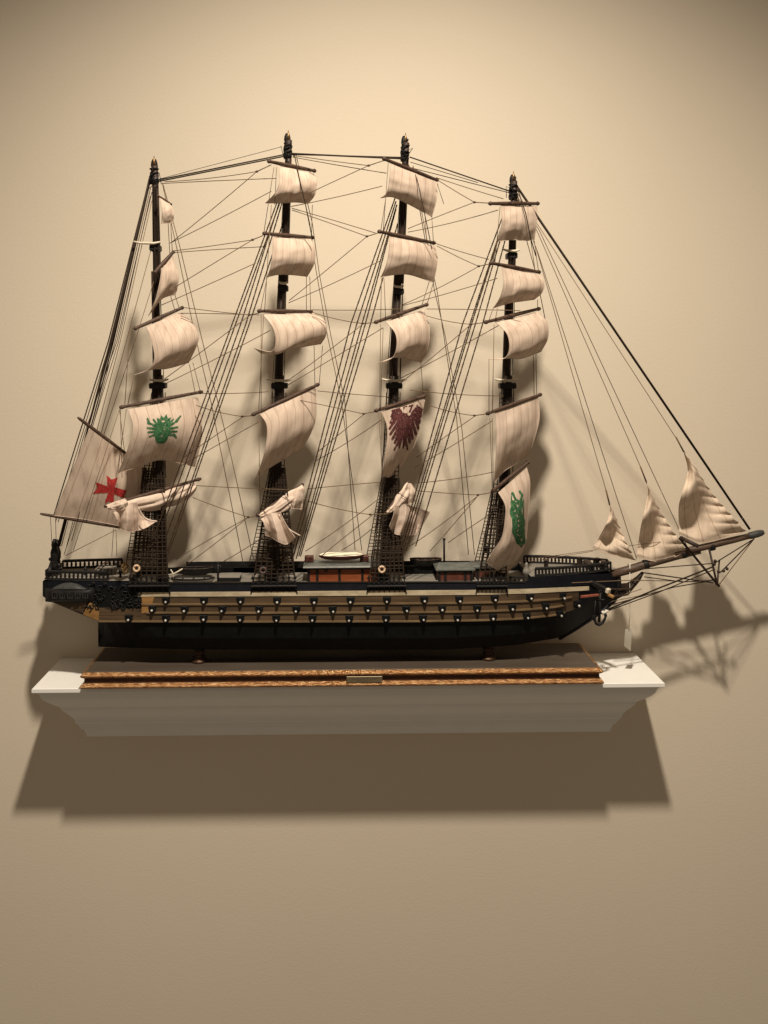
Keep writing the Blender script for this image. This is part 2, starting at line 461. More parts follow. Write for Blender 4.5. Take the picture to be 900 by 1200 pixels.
# gun deck band : planking just proud of the shell
mb = MB(); sts = [115.2]+[p for p in stations if 116 < p < 686]
def band_pt(px, t, extra):
    a, b = side(px, 2, extra), side(px, 3, extra)
    return a.lerp(b, t)
def planks(mb, sts, t0, t1, extra, mi=0):
    for s in (1, -1):
        vs = []
        for p in sts:
            for v in (band_pt(p, t0, extra), band_pt(p, t1, extra)): vs.append(Vector((v.x, v.y*s, v.z)))
        mb.add(vs, [[2*i, 2*i+1, 2*i+3, 2*i+2] if s == 1 else [2*i, 2*i+2, 2*i+3, 2*i+1] for i in range(len(sts)-1)], mi)
sts_b = [166]+[p for p in stations if 170 < p < 684]
planks(mb, sts_b, .03, .985, .35)
planks(mb, [115.3, 122, 135, 150, 166], .55, .985, .35)
link('gun_band', mb, M['band'], ship)
# three ledges under the gun rows
for row, (t0, t1, p0) in enumerate(((.27, .33, 166), (.60, .66, 172), (.94, 1.0, 116))):
    ss = [p0]+[p for p in stations if p0+2 < p < (676 - row*6)]
    for s in (1, -1):
        mb = MB()
        for p, q in zip(ss, ss[1:]):
            a0, b0 = band_pt(p, t0, .3), band_pt(q, t0, .3); a1, b1 = band_pt(p, t0, 1.9), band_pt(q, t0, 1.9)
            a2, b2 = band_pt(p, t1, 1.9), band_pt(q, t1, 1.9); a3, b3 = band_pt(p, t1, .3), band_pt(q, t1, .3)
            mb.add([Vector((v.x, v.y*s, v.z)) for v in (a0, b0, a1, b1, a2, b2, a3, b3)], [[0, 1, 3, 2], [2, 3, 5, 4], [4, 5, 7, 6]])
        link('ledge', mb, M['ledge'], ship)
# cannons
rows = [([195, 239.5, 282, 325, 368, 411, 453.5, 497, 538, 579.5, 620.5, 658.7], [(195, 704.3), (368, 705), (538, 703.5), (580, 702.3), (621, 701), (659, 699.6)]),
        ([179, 217, 261, 304, 347.5, 390, 431, 476, 518, 559, 600, 639, 676], [(179, 714.8), (390, 715.2), (559, 714), (600, 713), (639, 711.2), (676, 708.8)]),
        ([151.5, 195, 239, 282, 324, 366.5, 409.5, 452.5, 495.5, 536, 577.5, 617, 656], [(151, 725.3), (410, 725.6), (536, 725.3), (577, 724.6), (617, 723), (656, 720.3)])]
for xs, tab in rows:
    for px in xs:
        py = interp(tab, px); b = bk(px, 2)*.99 if px < 660 else bk(px, 3)*1.02
        if px > 600: b = bk(px, 2)*.5+bk(px, 3)*.5
        c = P(px, py, -b)
        t = (side(px+5, 2)-side(px-5, 2)).normalized(); nrm = Vector((t.y, -t.x, 0)).normalized()
        if nrm.y > 0: nrm = -nrm
        R = Matrix((t, -nrm, Vector((0, 0, 1)))).transposed()
        mb = MB()
        mb.lathe(c+Vector((0, 0, .0004)), [(.0043, -.001), (.0043, .0016), (.0037, .0026), (.0029, .0029), (.0026, .0022), (.0001, .0020)], axis=nrm, n=16)
        mb.box(c+nrm*.0010+Vector((0, 0, .0043)), (.0092, .0034, .0016), R, bev=.0005)
        port = link('cannon', mb, M['hull'], ship)
        mb = MB()
        d = (nrm+Vector((random.uniform(-.12, .12), 0, random.uniform(-.06, .14)))).normalized()
        mb.lathe(c, [(.0019, 0), (.0017, .0036), (.0020, .0042), (.0020, .0050), (.0013, .0054)], axis=d, n=12)
        link('barrel', mb, M['black'], port, smooth=True)
        mb = MB(); mb.ball(c+d*.0058, random.uniform(.00125, .00165), 10); link('muzzle', mb, M['pewter'], port, smooth=True)
# stern: orange counter panels + quarter gallery
mb = MB()
def onside(px, py, extra):
    b = interp(B_, px); v = P(px, py, -(b+extra)); return v
def quadpanel(mb, pts, extra):
    vs = [onside(x, y, extra) for x, y in pts]
    n = len(vs)
    vs2 = [v+Vector((0, .0015, 0)) for v in vs]
    mb.add(vs+vs2, [list(range(n))]+[[i, (i+1) % n, n+(i+1) % n, n+i] for i in range(n)])
quadpanel(mb, [(57, 704), (70, 703.5), (103, 704.5), (97, 718.5), (80, 713)], .5)
quadpanel(mb, [(116, 712), (166, 713.5), (166, 722), (116, 721)], .5)
quadpanel(mb, [(115.5, 722), (166, 723), (166, 728), (115.5, 727.6)], .7)
link('counter_planking', mb, M['band'], ship)
mb = MB(); quadpanel(mb, [(105, 706), (112, 709), (116, 718), (115.4, 727.6), (97, 720)], .9); link('counter_panel', mb, M['counter'], ship); mb = MB()
quadpanel(mb, [(166, 699), (181, 699), (179, 705), (177, 717), (166, 719)], .7)
link('counter_panel', mb, M['counter'], ship)
mb = MB()
for t in [i/12 for i in range(13)]: pass
N = 15; prof_g = [(690, 0.5), (691.5, 6), (693, 8), (697, 7.5), (701, 6.5), (704.5, 3), (706, 0.3)]
vs = []
for py, out in prof_g:
    for i in range(N):
        t = i/(N-1); px = 53+58*t
        e = max(0, 1-(2*t-1)**4)
        vs.append(onside(px, py+(1-e)*-1.0, out*e**.6+.2))
fs = [[r*N+i, r*N+i+1, (r+1)*N+i+1, (r+1)*N+i] for r in range(len(prof_g)-1) for i in range(N-1)]
mb.add(vs, fs)
gal = link('quarter_gallery', mb, M['black'], ship, smooth=True)
mb = MB(); vs = []; K = 8
for r in range(K):
    f = r/(K-1)
    for i in range(N):
        t = i/(N-1); e = max(0, 1-(2*t-1)**2)
        peak = e**1.1
        vs.append(onside(59+44*t*1.0, 690.6-(f*8.0*peak), (7.2*(1-f*f))*e**.5+.3))
mb.add(vs, [[r*N+i, r*N+i+1, (r+1)*N+i+1, (r+1)*N+i] for r in range(K-1) for i in range(N-1)])
link('gallery_roof', mb, M['greydome'], gal, smooth=True)
for px in (64, 73, 82, 91, 100):
    mb = MB(); c = onside(px, 697.5, 7.6)
    for dx, dz, sx, sz in ((0, .0032, .0054, .0006), (0, -.0032, .0054, .0006), (-.0027, 0, .0006, .007), (.0027, 0, .0006, .007), (0, 0, .0004, .0064)):
        mb.box(c+Vector((dx, 0, dz)), (sx, .0008, sz))
    link('window', mb, M['greydome'], gal)
# carved scrollwork between gallery and gun band
mb = MB()
for k in range(64):
    t = random.random(); px = 100+66*t; py = 684+random.random()*(30-3*t)
    c = onside(px, py, .6); a = random.random()*6.3; R = random.uniform(.0014, .0036)
    pts = []
    for j in range(9):
        q = a+j*.6; rr = R*(1-j/11)
        pts.append(c+Vector((rr*math.cos(q), -.0008, rr*math.sin(q))))
    mb.tube(pts, [.0007]*8+[.0003], 5)
scr = link('scroll_carving', mb, M['black'], ship, smooth=True)
mb = MB(); quadpanel(mb, [(102, 688), (162, 691), (166, 699), (166, 712), (128, 714.5), (112, 711), (102, 703)], .45)
link('carving_board', mb, M['hull'], scr)
# stern ornament (dark carved taffrail knob that the stays run to)
mb = MB()
for dx, y in ((0, -12), (3, 6)):
    c = P(64+dx, 668, y); mb.lathe(c, [(.004, 0), (.0042, .006), (.0028, .010), (.0044, .0145), (.0046, .021), (.003, .026), (.0036, .030), (.0014, .036)], n=12)
for i in range(16):
    c = P(random.uniform(59, 73), random.uniform(645, 672), random.uniform(-14, 6)); mb.ball(c, random.uniform(.0015, .0028), 8)
mb.tube([P(57, 674, -24), P(58, 668, -22), P(60, 659, -14)], [.003, .0026, .0016], 8)
link('stern_ornament', mb, M['black'], ship, smooth=True)
# rails (posts and a cap) along poop and forecastle, both sides
def railing(pa, pb, z, h, n, sgn, name='railing'):
    mb = MB(); top = []
    for i in range(n+1):
        px = pa+(pb-pa)*i/n; v = side(px, 0); q = Vector((v.x, (abs(v.y)-.0012)*sgn, z))
        mb.lathe(q, [(.0016, 0), (.0010, h*.25), (.0015, h*.5), (.0010, h*.8), (.0016, h)], n=6)
        top.append(q+Vector((0, 0, h)))
    mb.tube(top, .0018, 6); mb.tube([t-Vector((0, 0, h*.92)) for t in top], .0016, 6)
    return link(name, mb, M['black'], ship)
for s in (-1, 1):
    railing(56, 126, ZP, .0090, 14, s)
    railing(628, 716, ZF, .0082, 22, s)
v0 = side(52, 0); mb = MB(); top = []
for i in range(9):
    q = Vector((v0.x+.002, v0.y+(-2*v0.y)*i/8, ZP)); mb.lathe(q, [(.0011, 0), (.0007, .003), (.0012, .005), (.001, .0098)], n=6); top.append(q+Vector((0, 0, .0098)))
mb.tube(top, .0013, 6); link('railing', mb, M['black'], ship)
# bow
mb = MB()
bow = [(716, 672, 8), (722, 671, 4), (724.5, 671, 0)]
mb.tube([P(724, 670, 0), P(725, 683, 0), P(724, 694, 0), P(719, 704, 0), P(708, 714, 0), P(692, 726, 0), P(676, 736.5, 0), P(655, 749, 0)], [.0032, .0032, .0032, .003, .0026, .0022, .002, .002], 8)
link('stem', mb, M['black'], ship, smooth=True)
mb = MB()
knee = [(724, 684), (735, 683), (746, 675), (752, 669.5), (755, 671), (750, 681), (741, 690), (731, 698), (722, 703), (716, 709)]
for s, yy in ((1, -1.8), (-1, 1.8)):
    mb.add([P(x, y, yy) for x, y in knee], [list(range(len(knee)))[::s]])
L = len(knee)
mb.add([P(x, y, -1.8) for x, y in knee]+[P(x, y, 1.8) for x, y in knee], [[i, (i+1) % L, L+(i+1) % L, L+i] for i in range(L)])
for yy in (-6, 6):
    for (a, b, c) in (((714, 690), (738, 690), (752, 673)), ((712, 698), (735, 697), (750, 679))):
        k = 0 if yy < 0 else 0
        mb.tube([P(a[0], a[1], yy*1.7), P((a[0]+b[0])/2, (a[1]+b[1])/2+.8, yy*1.5), P(b[0], b[1], yy), P(c[0], c[1], yy*.3)], .0012, 6)
    for t in (.2, .5, .8):
        mb.tube([P(720+26*t, 690-8*t*t, yy*1.4*(1-t*.6)), P(718+26*t, 698-9*t*t, yy*1.4*(1-t*.6))], .0009, 5)
link('beakhead', mb, M['mast'], ship)
for sy in (-1, 1):      # catheads
    mb = MB(); a, b = P(691, 681, sy*16), P(711.5, 691.8, sy*34)
    dirv = (b-a).normalized(); upv = Vector((0, 0, 1)); sd = dirv.cross(upv).normalized(); up2 = sd.cross(dirv)
    R = Matrix((dirv, sd, up2)).transposed()
    mb.box((a+b)/2, ((b-a).length, .0048, .0048), R, bev=.0005)
    cat = link('cathead', mb, M['black'], ship)
    mb = MB(); mb.box(b+dirv*.0012, (.0042, .0054, .0054), R, bev=.0006); link('cathead_cap', mb, M['bone'], cat)
    mb = MB(); mb.box(b+dirv*.003+Vector((.001, 0, -.0045)), (.009, .004, .003), R, bev=.0006); link('bumper', mb, M['counter'], cat)
mb = MB()
pts = [P(681, 699.3, -31), P(690, 698.4, -27), P(703, 697, -22)]
for a, b in zip(pts, pts[1:]):
    mb.tube([a, b], .0016, 6)
link('rubbing_strip', mb, M['redstrip'], ship)
# anchor hanging from the cathead
mb = MB(); ya = -33
mb.tube([P(703.5, 695, ya), P(703, 712, ya), P(702, 729, ya)], [.0011, .0014, .0018], 8)
mb.tube([P(695.5, 721, ya), P(696.5, 727, ya), P(699, 731, ya), P(702, 732.3, ya), P(706, 730, ya), P(709, 725, ya), P(710, 719, ya)], [.0008, .0014, .0017, .0018, .0017, .0014, .0008], 8)
mb.tube([P(699, 703, ya+4), P(708, 703, ya-6)], .0012, 6); mb.torus(P(703.6, 694, ya), .0018, .0005, (0, -1, 0))
for x, y in ((696, 722.5), (709.6, 721)):
    mb.box(P(x, y, ya), (.0028, .0036, .0034), bev=.0006)
mb.tube([P(698, 704, ya), P(696.5, 716, ya-1), P(698, 727, ya)], .0007, 6)
link('anchor', mb, M['black'], ship, smooth=True)
# bowsprit
LEAN = .17
mb = MB()
mb.tube([P(716, 673, 0), P(735, 668.2, 0), P(758, 661, 0), P(792, 652, 0), P(820, 645.5, 0)], [.0050, .0050, .0047, .0043, .0036], 12)
bs = link('bowsprit', mb, M['spar'], ship, smooth=True)
mb = MB(); mb.tube([P(790, 648.5, -1), P(825, 641, -1), P(860, 632.5, -1), P(880, 627.6, -1)], [.0036, .0040, .0038, .0032], 12)
link('jib_boom', mb, M['spar'], bs, smooth=True)
mb = MB(); mb.lathe(P(877, 628.4, -1), [(.0034, 0), (.0042, .003), (.0040, .007), (.0042, .010), (.0036, .015), (.0024, .018)], axis=P(894, 623.8, -1)-P(877, 628.4, -1), n=12)
link('boom_cap', mb, M['greydome'], bs, smooth=True)
for p in ((756, 661.5), (800, 649), (833, 640)):
    mb = MB(); mb.lathe(P(p[0]-2, p[1]+.5, 0), [(.0054, 0), (.0056, .0015), (.0056, .004), (.0054, .0055)], axis=P(880, 627.6, 0)-P(790, 650, 0), n=12)
    link('spar_band', mb, M['black'], bs, smooth=True)
for a, b, r in (((796, 630.5), (843, 687.5), .0014), ((831, 643), (840.5, 686), .0013), ((843, 656), (840.5, 686), .001), ((797, 630), (818, 640), .0022)):
    mb = MB(); mb.tube([P(a[0], a[1], -4), P((a[0]+b[0])/2, (a[1]+b[1])/2, -13), P(b[0], b[1], -22)], r, 8); link('striker', mb, M['mast'], ship, smooth=True)
for x, y in ((838, 657.5), (840, 684), (837, 661), (842, 670), (848, 669), (852, 666.5)):
    mb = MB(); mb.ball(P(x, y, -14), .002, 8); link('block', mb, M['mast'], ship, smooth=True)

# ---------------------------------------------------------------- masts
MASTS = [((180.5, 188), (190, 686)), ((338, 158), (319, 686)), ((475.5, 161), (450, 686)), ((602, 206), (587, 686))]
def mast_x(i, py):
    (a, b), (c, d) = MASTS[i]; return a+(c-a)*(py-b)/(d-b)
mast_objs = []
for i, ((x0, y0), (x1, y1)) in enumerate(MASTS):
    ysplit = 452
    mb = MB()
    tp = [(y0+6, 3.2), (y0+60, 4.0), (y0+130, 4.5), (332, 4.8)]
    mb.tube([P(mast_x(i, y)+1, y, 0) for y, _ in tp], [r*MM for _, r in tp], 12)
    mo = link('mast', mb, M['mast'], ship, smooth=True); mast_objs.append(mo)
    mb = MB(); mb.tube([P(mast_x(i, y)-1.2, y, 1) for y in (318, 452)], [.0044, .0050], 12); link('topmast', mb, M['mast'], mo, smooth=True)
    mb = MB(); mb.tube([P(mast_x(i, y), y, 0) for y in (440, 560, 690)], [.0054, .0062, .0068], 12); link('lower_mast', mb, M['mast'], mo, smooth=True)
    # masthead wrapped with lashings
    mb = MB()
    mb.lathe(P(mast_x(i, y0+28), y0+28, 0), [(.0044, 0), (.0050, .003), (.0044, .006), (.0048, .010), (.0038, .014), (.0032, .018), (.0038, .020), (.0033, .024), (.0020, .027)], n=10)
    for k in range(10):
        yy = y0+random.uniform(2, 28); mb.ball(P(mast_x(i, yy)+random.uniform(-3.6, 3.6), yy, random.uniform(-4, 3)), random.uniform(.0008, .0016), 7)
    for k in range(3):
        yy = y0+10+k*6+random.uniform(-2, 2); mb.torus(P(mast_x(i, yy), yy, 0), .0045, .0007, (random.uniform(-.4, .4), 0, 1), 16, 6)
    for k in range(3):
        yy = y0+random.uniform(14, 26); q = P(mast_x(i, yy), yy, -5); mb.tube([q, q+Vector((random.uniform(-.009, .009), -.002, .004)), q+Vector((random.uniform(-.008, .008), 0, -.008))], .0004, 5)
    link('masthead', mb, M['black'], mo, smooth=True)
    mb = MB(); mb.lathe(P(mast_x(i, y0+4), y0+4, 0), [(.0015, -.001), (.0010, .003), (.0003, .0085)], n=8); link('finial', mb, M['brass'], mo, smooth=True)
    # cream spreaders + black tops
    yt = 445
    for yc, half_w, bw in ((yt, 15 if i else 12, 10.5), ({0: 284, 1: 331, 2: 335, 3: 293}[i], {0: 16, 1: 5, 2: 6, 3: 10}[i], 6.5)):
        xm = mast_x(i, yc)
        mb = MB(); mb.box(P(xm, yc+7, 0), (bw*1.75*MM, .013, .0066), bev=.001)
        if yc == yt:
            for dx in (-3.6, 3.6): mb.box(P(xm+dx, yc+17, -2), (.0034, .006, .016), bev=.0006)
        link('top_platform', mb, M['black'], mo)
        off = -10 if (i == 0 and yc != yt) else 0
        for yy in (-8, 7):
            mb = MB(); mb.tube([P(xm-half_w+off, yc-1, yy), P(xm-half_w*.5+off, yc+.8, yy), P(xm+half_w*.5+off, yc+1.2, yy), P(xm+half_w+off, yc-.6, yy)], [.0009, .0014, .0015, .0009], 6)
            link('spreader', mb, M['bone'], mo, smooth=True)
    # falls of rope running down beside the spar
    mb = MB()
    for k in range(9):
        dx = random.uniform(-8.5, 7.5); ya, yb2 = y0+random.uniform(24, 32), random.uniform(430, 470)
        mb.tube([P(mast_x(i, ya)+dx*.3, ya, -5+random.uniform(-3, 3)), P(mast_x(i, yb2)+dx, yb2, -6)], .0004, 5)
    for k in range(5):
        dx = random.uniform(-10, 10)
        mb.tube([P(mast_x(i, 455)+dx*.8, 455, -6), P(mast_x(i, 560)+dx, 560, -7)], .0005, 5)
    link('running_rigging', mb, M['rope_dark'], mo)

# ---------------------------------------------------------------- sails
def polyline(pts):
    """smooth, length-parametrised curve through pixel points"""
    pts = [Vector((p[0], p[1])) for p in pts]
    if len(pts) == 2: return lambda t: pts[0].lerp(pts[1], t)
    fine = []
    for i in range(len(pts)-1):
        p0 = pts[i-1] if i else pts[0]*2-pts[1]; p1, p2 = pts[i], pts[i+1]
        p3 = pts[i+2] if i+2 < len(pts) else pts[-1]*2-pts[-2]
        for k in range(12):
            t = k/12
            fine.append(.5*((2*p1)+(p2-p0)*t+(2*p0-5*p1+4*p2-p3)*t*t+(3*p1-p0-3*p2+p3)*t**3))
    fine.append(pts[-1])
    acc = [0]
    for a, b in zip(fine, fine[1:]): acc.append(acc[-1]+(b-a).length)
    tot = acc[-1] or 1
    def f(t):
        s = t*tot
        for i in range(len(acc)-1):
            if s <= acc[i+1]+1e-9:
                d = acc[i+1]-acc[i]; return fine[i].lerp(fine[i+1], (s-acc[i])/d if d > 0 else 0)
        return fine[-1]
    return f
class Sail:
    def __init__(s, top, bottom, left, right, yl, yr, bulge, folds=None):
        s.T, s.B, s.L, s.R = map(polyline, (top, bottom, left, right))
        s.c = (Vector(top[0]), Vector(top[-1]), Vector(bottom[0]), Vector(bottom[-1]))
        s.yl, s.yr, s.bulge, s.folds = yl, yr, bulge, folds
        s.tall = abs(bottom[0][1]-top[0][1]) > 62 and top[0][0] > 200
    def px(s, u, v):
        tl, tr, bl, br = s.c
        return (1-v)*s.T(u)+v*s.B(u)+(1-u)*s.L(v)+u*s.R(v)-((1-u)*(1-v)*tl+u*(1-v)*tr+(1-u)*v*bl+u*v*br)
    def depth(s, u, v):
        d = s.yl+(s.yr-s.yl)*u - s.bulge*math.sin(math.pi*min(1, v*.92))*(.45+.55*math.sin(math.pi*u))
        if s.folds: d += s.folds(u, v)
        else:
            if s.tall: d += 3.0*math.sin(u*5.5+v*4.2+s.c[0].x)*v**.7*(1-.4*v)
            d += 1.5*noise.noise(Vector((u*7+s.yl, v*1.6+s.bulge, s.c[0].x*.37)))*(.25+.75*v) + .8*noise.noise(Vector((u*4+v*3, v*5-u*2, s.c[0].x*.11)))
        return d
    def pt(s, u, v, off=0):
        p = s.px(u, v); return P(p.x, p.y, s.depth(u, v)-off)
    def build(s, name, mat, parent, nu=28, nv=26, hem=True, label=None):
        mb = MB(); vs = []; uv = []
        for j in range(nv+1):
            for i in range(nu+1):
                u, v = i/nu, j/nv; vs.append(s.pt(u, v)); uv.append((u, v))
        W = nu+1
        mb.add(vs, [[j*W+i, (j+1)*W+i, (j+1)*W+i+1, j*W+i+1] for j in range(nv) for i in range(nu)])
        if hem:
            for e in ([vs[j*W] for j in range(nv+1)], [vs[nv*W+i] for i in range(W)], [vs[j*W+nu] for j in range(nv+1)]):
                k0 = len(mb.v); mb.tube(e, .00038, 5); uv += [(.0, .5)]*(len(mb.v)-k0)
        s.obj = link(name, mb, mat, parent, smooth=True, uvs=uv, label=label); return s.obj
    def emblem(s, test, mat, name, u0=0, u1=1, v0=0, v1=1, n=150):
        mb = MB(); idx = {}
        vs = []; fs = []
        def gv(i, j):
            if (i, j) not in idx:
                u, v = u0+(u1-u0)*i/n, v0+(v1-v0)*j/n
                idx[(i, j)] = len(vs); vs.append(s.pt(u, v, .35))
            return idx[(i, j)]
        for j in range(n):
            for i in range(n):
                p = s.px(u0+(u1-u0)*(i+.5)/n, v0+(v1-v0)*(j+.5)/n)
                if test(p.x, p.y) and noise.noise(Vector((p.x*.75, p.y*.75, 3.1)))+.5*noise.noise(Vector((p.x*1.9, p.y*1.9, 8.4))) < .50: fs.append([gv(i, j), gv(i, j+1), gv(i+1, j+1), gv(i+1, j)])
        mb.add(vs, fs)
        return link(name, mb, mat, s.obj, smooth=True)
def yard(a, b, ya, yb, r=2.1):
    mb = MB(); A, Bp = P(a[0], a[1], ya), P(b[0], b[1], yb)
    ts = [0, .03, .06, .25, .5, .75, .94, .97, 1]; rr = [.75, 1.15, .8, .95, 1.1, .95, .8, 1.15, .75]
    mb.tube([A.lerp(Bp, t) for t in ts], [q*r*MM for q in rr], 9)
    return link('yard', mb, M['yard'], ship, smooth=True)
def ydep(a, b): 
    h = .30*math.hypot(b[0]-a[0], b[1]-a[1]); return -12-h, -9+h*.75
SQ = {}
def square(key, a, b, top, bottom, left, right, bulge=11, label=None, yr=2.1, dl=0):
    ya, yb = ydep(a, b); yard(a, b, ya, yb, yr)
    def dy(x): return ya+(yb-ya)*(x-a[0])/(b[0]-a[0])
    s = Sail(top, bottom, left, right, dy(top[0][0])-1+dl, dy(top[-1][0])-1+dl, bulge)
    s.build('square_sail', M['canvas'], ship, label=label); SQ[key] = s; return s
# mast 1 (stern)
square('1a', (184, 229), (201, 240), [(187, 231), (198, 238)], [(189, 262), (203, 261)], [(187, 231), (190, 246), (189, 262)], [(198, 238), (203, 247), (203, 261)], 5, yr=1.5)
square('1b', (180.5, 320), (203.8, 294.5), [(190, 313), (202, 300)], [(174, 370), (188, 352), (197, 347), (205, 346)], [(190, 313), (187, 332), (182, 352), (174, 370)], [(202, 300), (209, 322), (208, 336), (205, 346)], 9)
square('1c', (157, 385.6), (215, 360), [(172, 383), (190, 374), (212, 366)], [(156, 440), (178, 433), (196, 432), (221, 425)], [(172, 383), (178, 400), (181, 420), (174, 433), (156, 440)], [(212, 366), (229, 383), (232, 400), (221, 425)], 14)
s1d = square('1d', (140, 477.7), (237.5, 459), [(150, 479.5), (190, 472), (232, 465)], [(138, 555), (165, 546), (190, 539), (228, 547)], [(150, 479.5), (156, 500), (150, 525), (138, 555)], [(232, 465), (236.5, 498), (234, 524), (228, 547)], 13, label='square sail printed with a green crest')
# mast 2
square('2a', (313.6, 188.7), (370, 200.5), [(327, 194), (345, 198), (366, 202)], [(311, 238), (330, 238), (346, 237), (361, 238.5)], [(327, 194), (327.5, 212), (323, 225), (311, 238)], [(366, 202), (371, 213), (369, 228), (361, 238.5)], 12)
square('2b', (308, 273.5), (368, 278.5), [(320, 277), (343, 279), (365, 280.5)], [(313, 325), (325, 322), (340, 322), (360, 324)], [(320, 277), (319, 300), (317, 313), (313, 325)], [(365, 280.5), (369, 294), (368, 309), (360, 324)], 12)
square('2c', (302, 364.5), (366, 365), [(308, 368), (330, 368), (368, 367)], [(298, 408), (309, 415), (322, 412), (345, 408), (376, 403)], [(308, 368), (320, 384), (323, 400), (318, 412), (298, 408)], [(368, 367), (381, 377), (382, 392), (376, 403)], 14)
square('2d', (295, 486.5), (374, 450), [(304, 484), (335, 469), (370, 453)], [(299, 562), (315, 549), (333, 538), (354, 525)], [(304, 484), (313, 500), (310, 530), (299, 562)], [(370, 453), (370, 490), (363, 510), (354, 525)], 12)
# mast 3
square('3a', (448.5, 185.5), (513.5, 211.5), [(458, 190), (485, 201), (512, 213)], [(446, 232), (460, 231), (480, 240), (506, 254)], [(458, 190), (456, 212), (453, 226), (446, 232)], [(512, 213), (511.5, 233), (506, 254)], 8)
square('3b', (443, 271), (510, 285), [(457, 276), (483, 281), (509, 288)], [(446, 325), (462, 322), (480, 322), (508, 331)], [(457, 276), (455, 300), (451, 314), (446, 325)], [(509, 288), (512.5, 305), (508, 331)], 10)
square('3c', (439, 378), (501.5, 356.5), [(452, 377), (474, 370), (496, 363)], [(443, 426), (462, 419), (478, 421), (494, 424.5)], [(452, 377), (463, 390), (465, 405), (460, 419), (443, 426)], [(496, 363), (503, 382), (502, 405), (494, 424.5)], 14)
s3d = square('3d', (439, 481.7), (498.6, 464), [(447, 482), (472, 475), (498, 467)], [(447, 557), (456, 559), (465, 553)], [(447, 482), (454, 503), (451, 535), (447, 557)], [(498, 467), (490, 508), (479, 535), (465, 553)], 9, label='square sail printed with a maroon eagle')
# mast 4
square('4a', (573, 238.5), (631.5, 238.5), [(587, 240), (608, 241), (629, 241)], [(583, 283), (600, 281), (615, 282), (626, 281)], [(587, 240), (588, 262), (583, 283)], [(629, 241), (629, 260), (626, 281)], 8)
square('4b', (574, 308), (633, 319), [(588, 312), (610, 317), (633, 321)], [(578, 361), (598, 355), (612, 353), (626, 351)], [(588, 312), (590, 332), (586, 348), (578, 361)], [(633, 321), (638, 332), (635, 343), (626, 351)], 12)
square('4c', (567.6, 378), (633, 361.5), [(580, 377), (605, 372), (630, 365)], [(573, 421), (594, 420), (612, 420), (634, 412)], [(580, 377), (594, 391), (597, 408), (591, 420), (573, 421)], [(630, 365), (641, 378), (642, 396), (634, 412)], 14)
square('4d', (570, 485), (634.4, 462), [(580, 483), (605, 475), (631, 465)], [(579, 566), (590, 553), (605, 543), (620, 532)], [(580, 483), (582, 515), (579, 566)], [(631, 465), (632, 490), (626, 515), (620, 532)], 10)
s4e = square('4e', (576, 576.5), (620, 541), [(584, 577), (600, 563), (617, 548)], [(570, 659), (578, 665), (589, 671), (598, 668)], [(584, 577), (592, 592), (592, 608), (588, 630), (577, 647), (570, 659)], [(617, 548), (621, 565), (619, 600), (616, 635), (609, 653), (598, 668)], 16, dl=-16, label='long course sail printed with a green dragon')
# emblems
def cap(x, y, a, b, r0, r1=None):
    r1 = r0 if r1 is None else r1
    ax, ay = a; bx, by = b; dx, dy = bx-ax, by-ay; t = max(0, min(1, ((x-ax)*dx+(y-ay)*dy)/(dx*dx+dy*dy+1e-9)))
    return math.hypot(x-ax-dx*t, y-ay-dy*t) < r0+(r1-r0)*t
def inpoly(x, y, poly):
    c = False; j = len(poly)-1
    for i in range(len(poly)):
        xi, yi = poly[i]; xj, yj = poly[j]
        if (yi > y) != (yj > y) and x < (xj-xi)*(y-yi)/(yj-yi)+xi: c = not c
        j = i
    return c
def crest(x, y):
    x -= 190.6; y -= 502.5; x, y = x*.99+y*.12, y
    if ((x+.5)/2.2)**2+((y+9)/1.3)**2 < 1 or (abs(x-2.2) < .7 and -6 < y < 4 and int(y*1.2) % 3 == 0) or (x/1.4)**2+((y-8)/1.0)**2 < 1: return False
    if abs(x/8.6)**3+abs((y-2)/12.5)**3 < 1 or (x/7)**2+((y-11)/6.5)**2 < 1: return True
    if inpoly(x, y, [(-7, -8), (-8.5, -13), (-4.5, -11.5), (-3.5, -16), (0, -13), (2.5, -17.5), (4.5, -12), (8.5, -13.5), (7, -8)]): return True
    for a, b in (((-6, -2), (-17, -7)), ((-6, 0), (-18, -1)), ((-6, 3), (-16.5, 4)), ((-6, 6), (-14, 9)), ((-17, -7), (-19, -12)), ((-6, -4), (-12, -11)),
                 ((6, -3), (16, -9)), ((6, 0), (17, -2)), ((6, 3), (17, 3)), ((6, 6), (15, 7.5)), ((15, -9), (19, -15)), ((6, -5), (11, -11)), ((14, 7), (17, 10))):
        if cap(x, y, a, b, 1.8, .9): return True
    return False
s1d.emblem(crest, M['green'], 'crest', .2, .85, .05, .85)
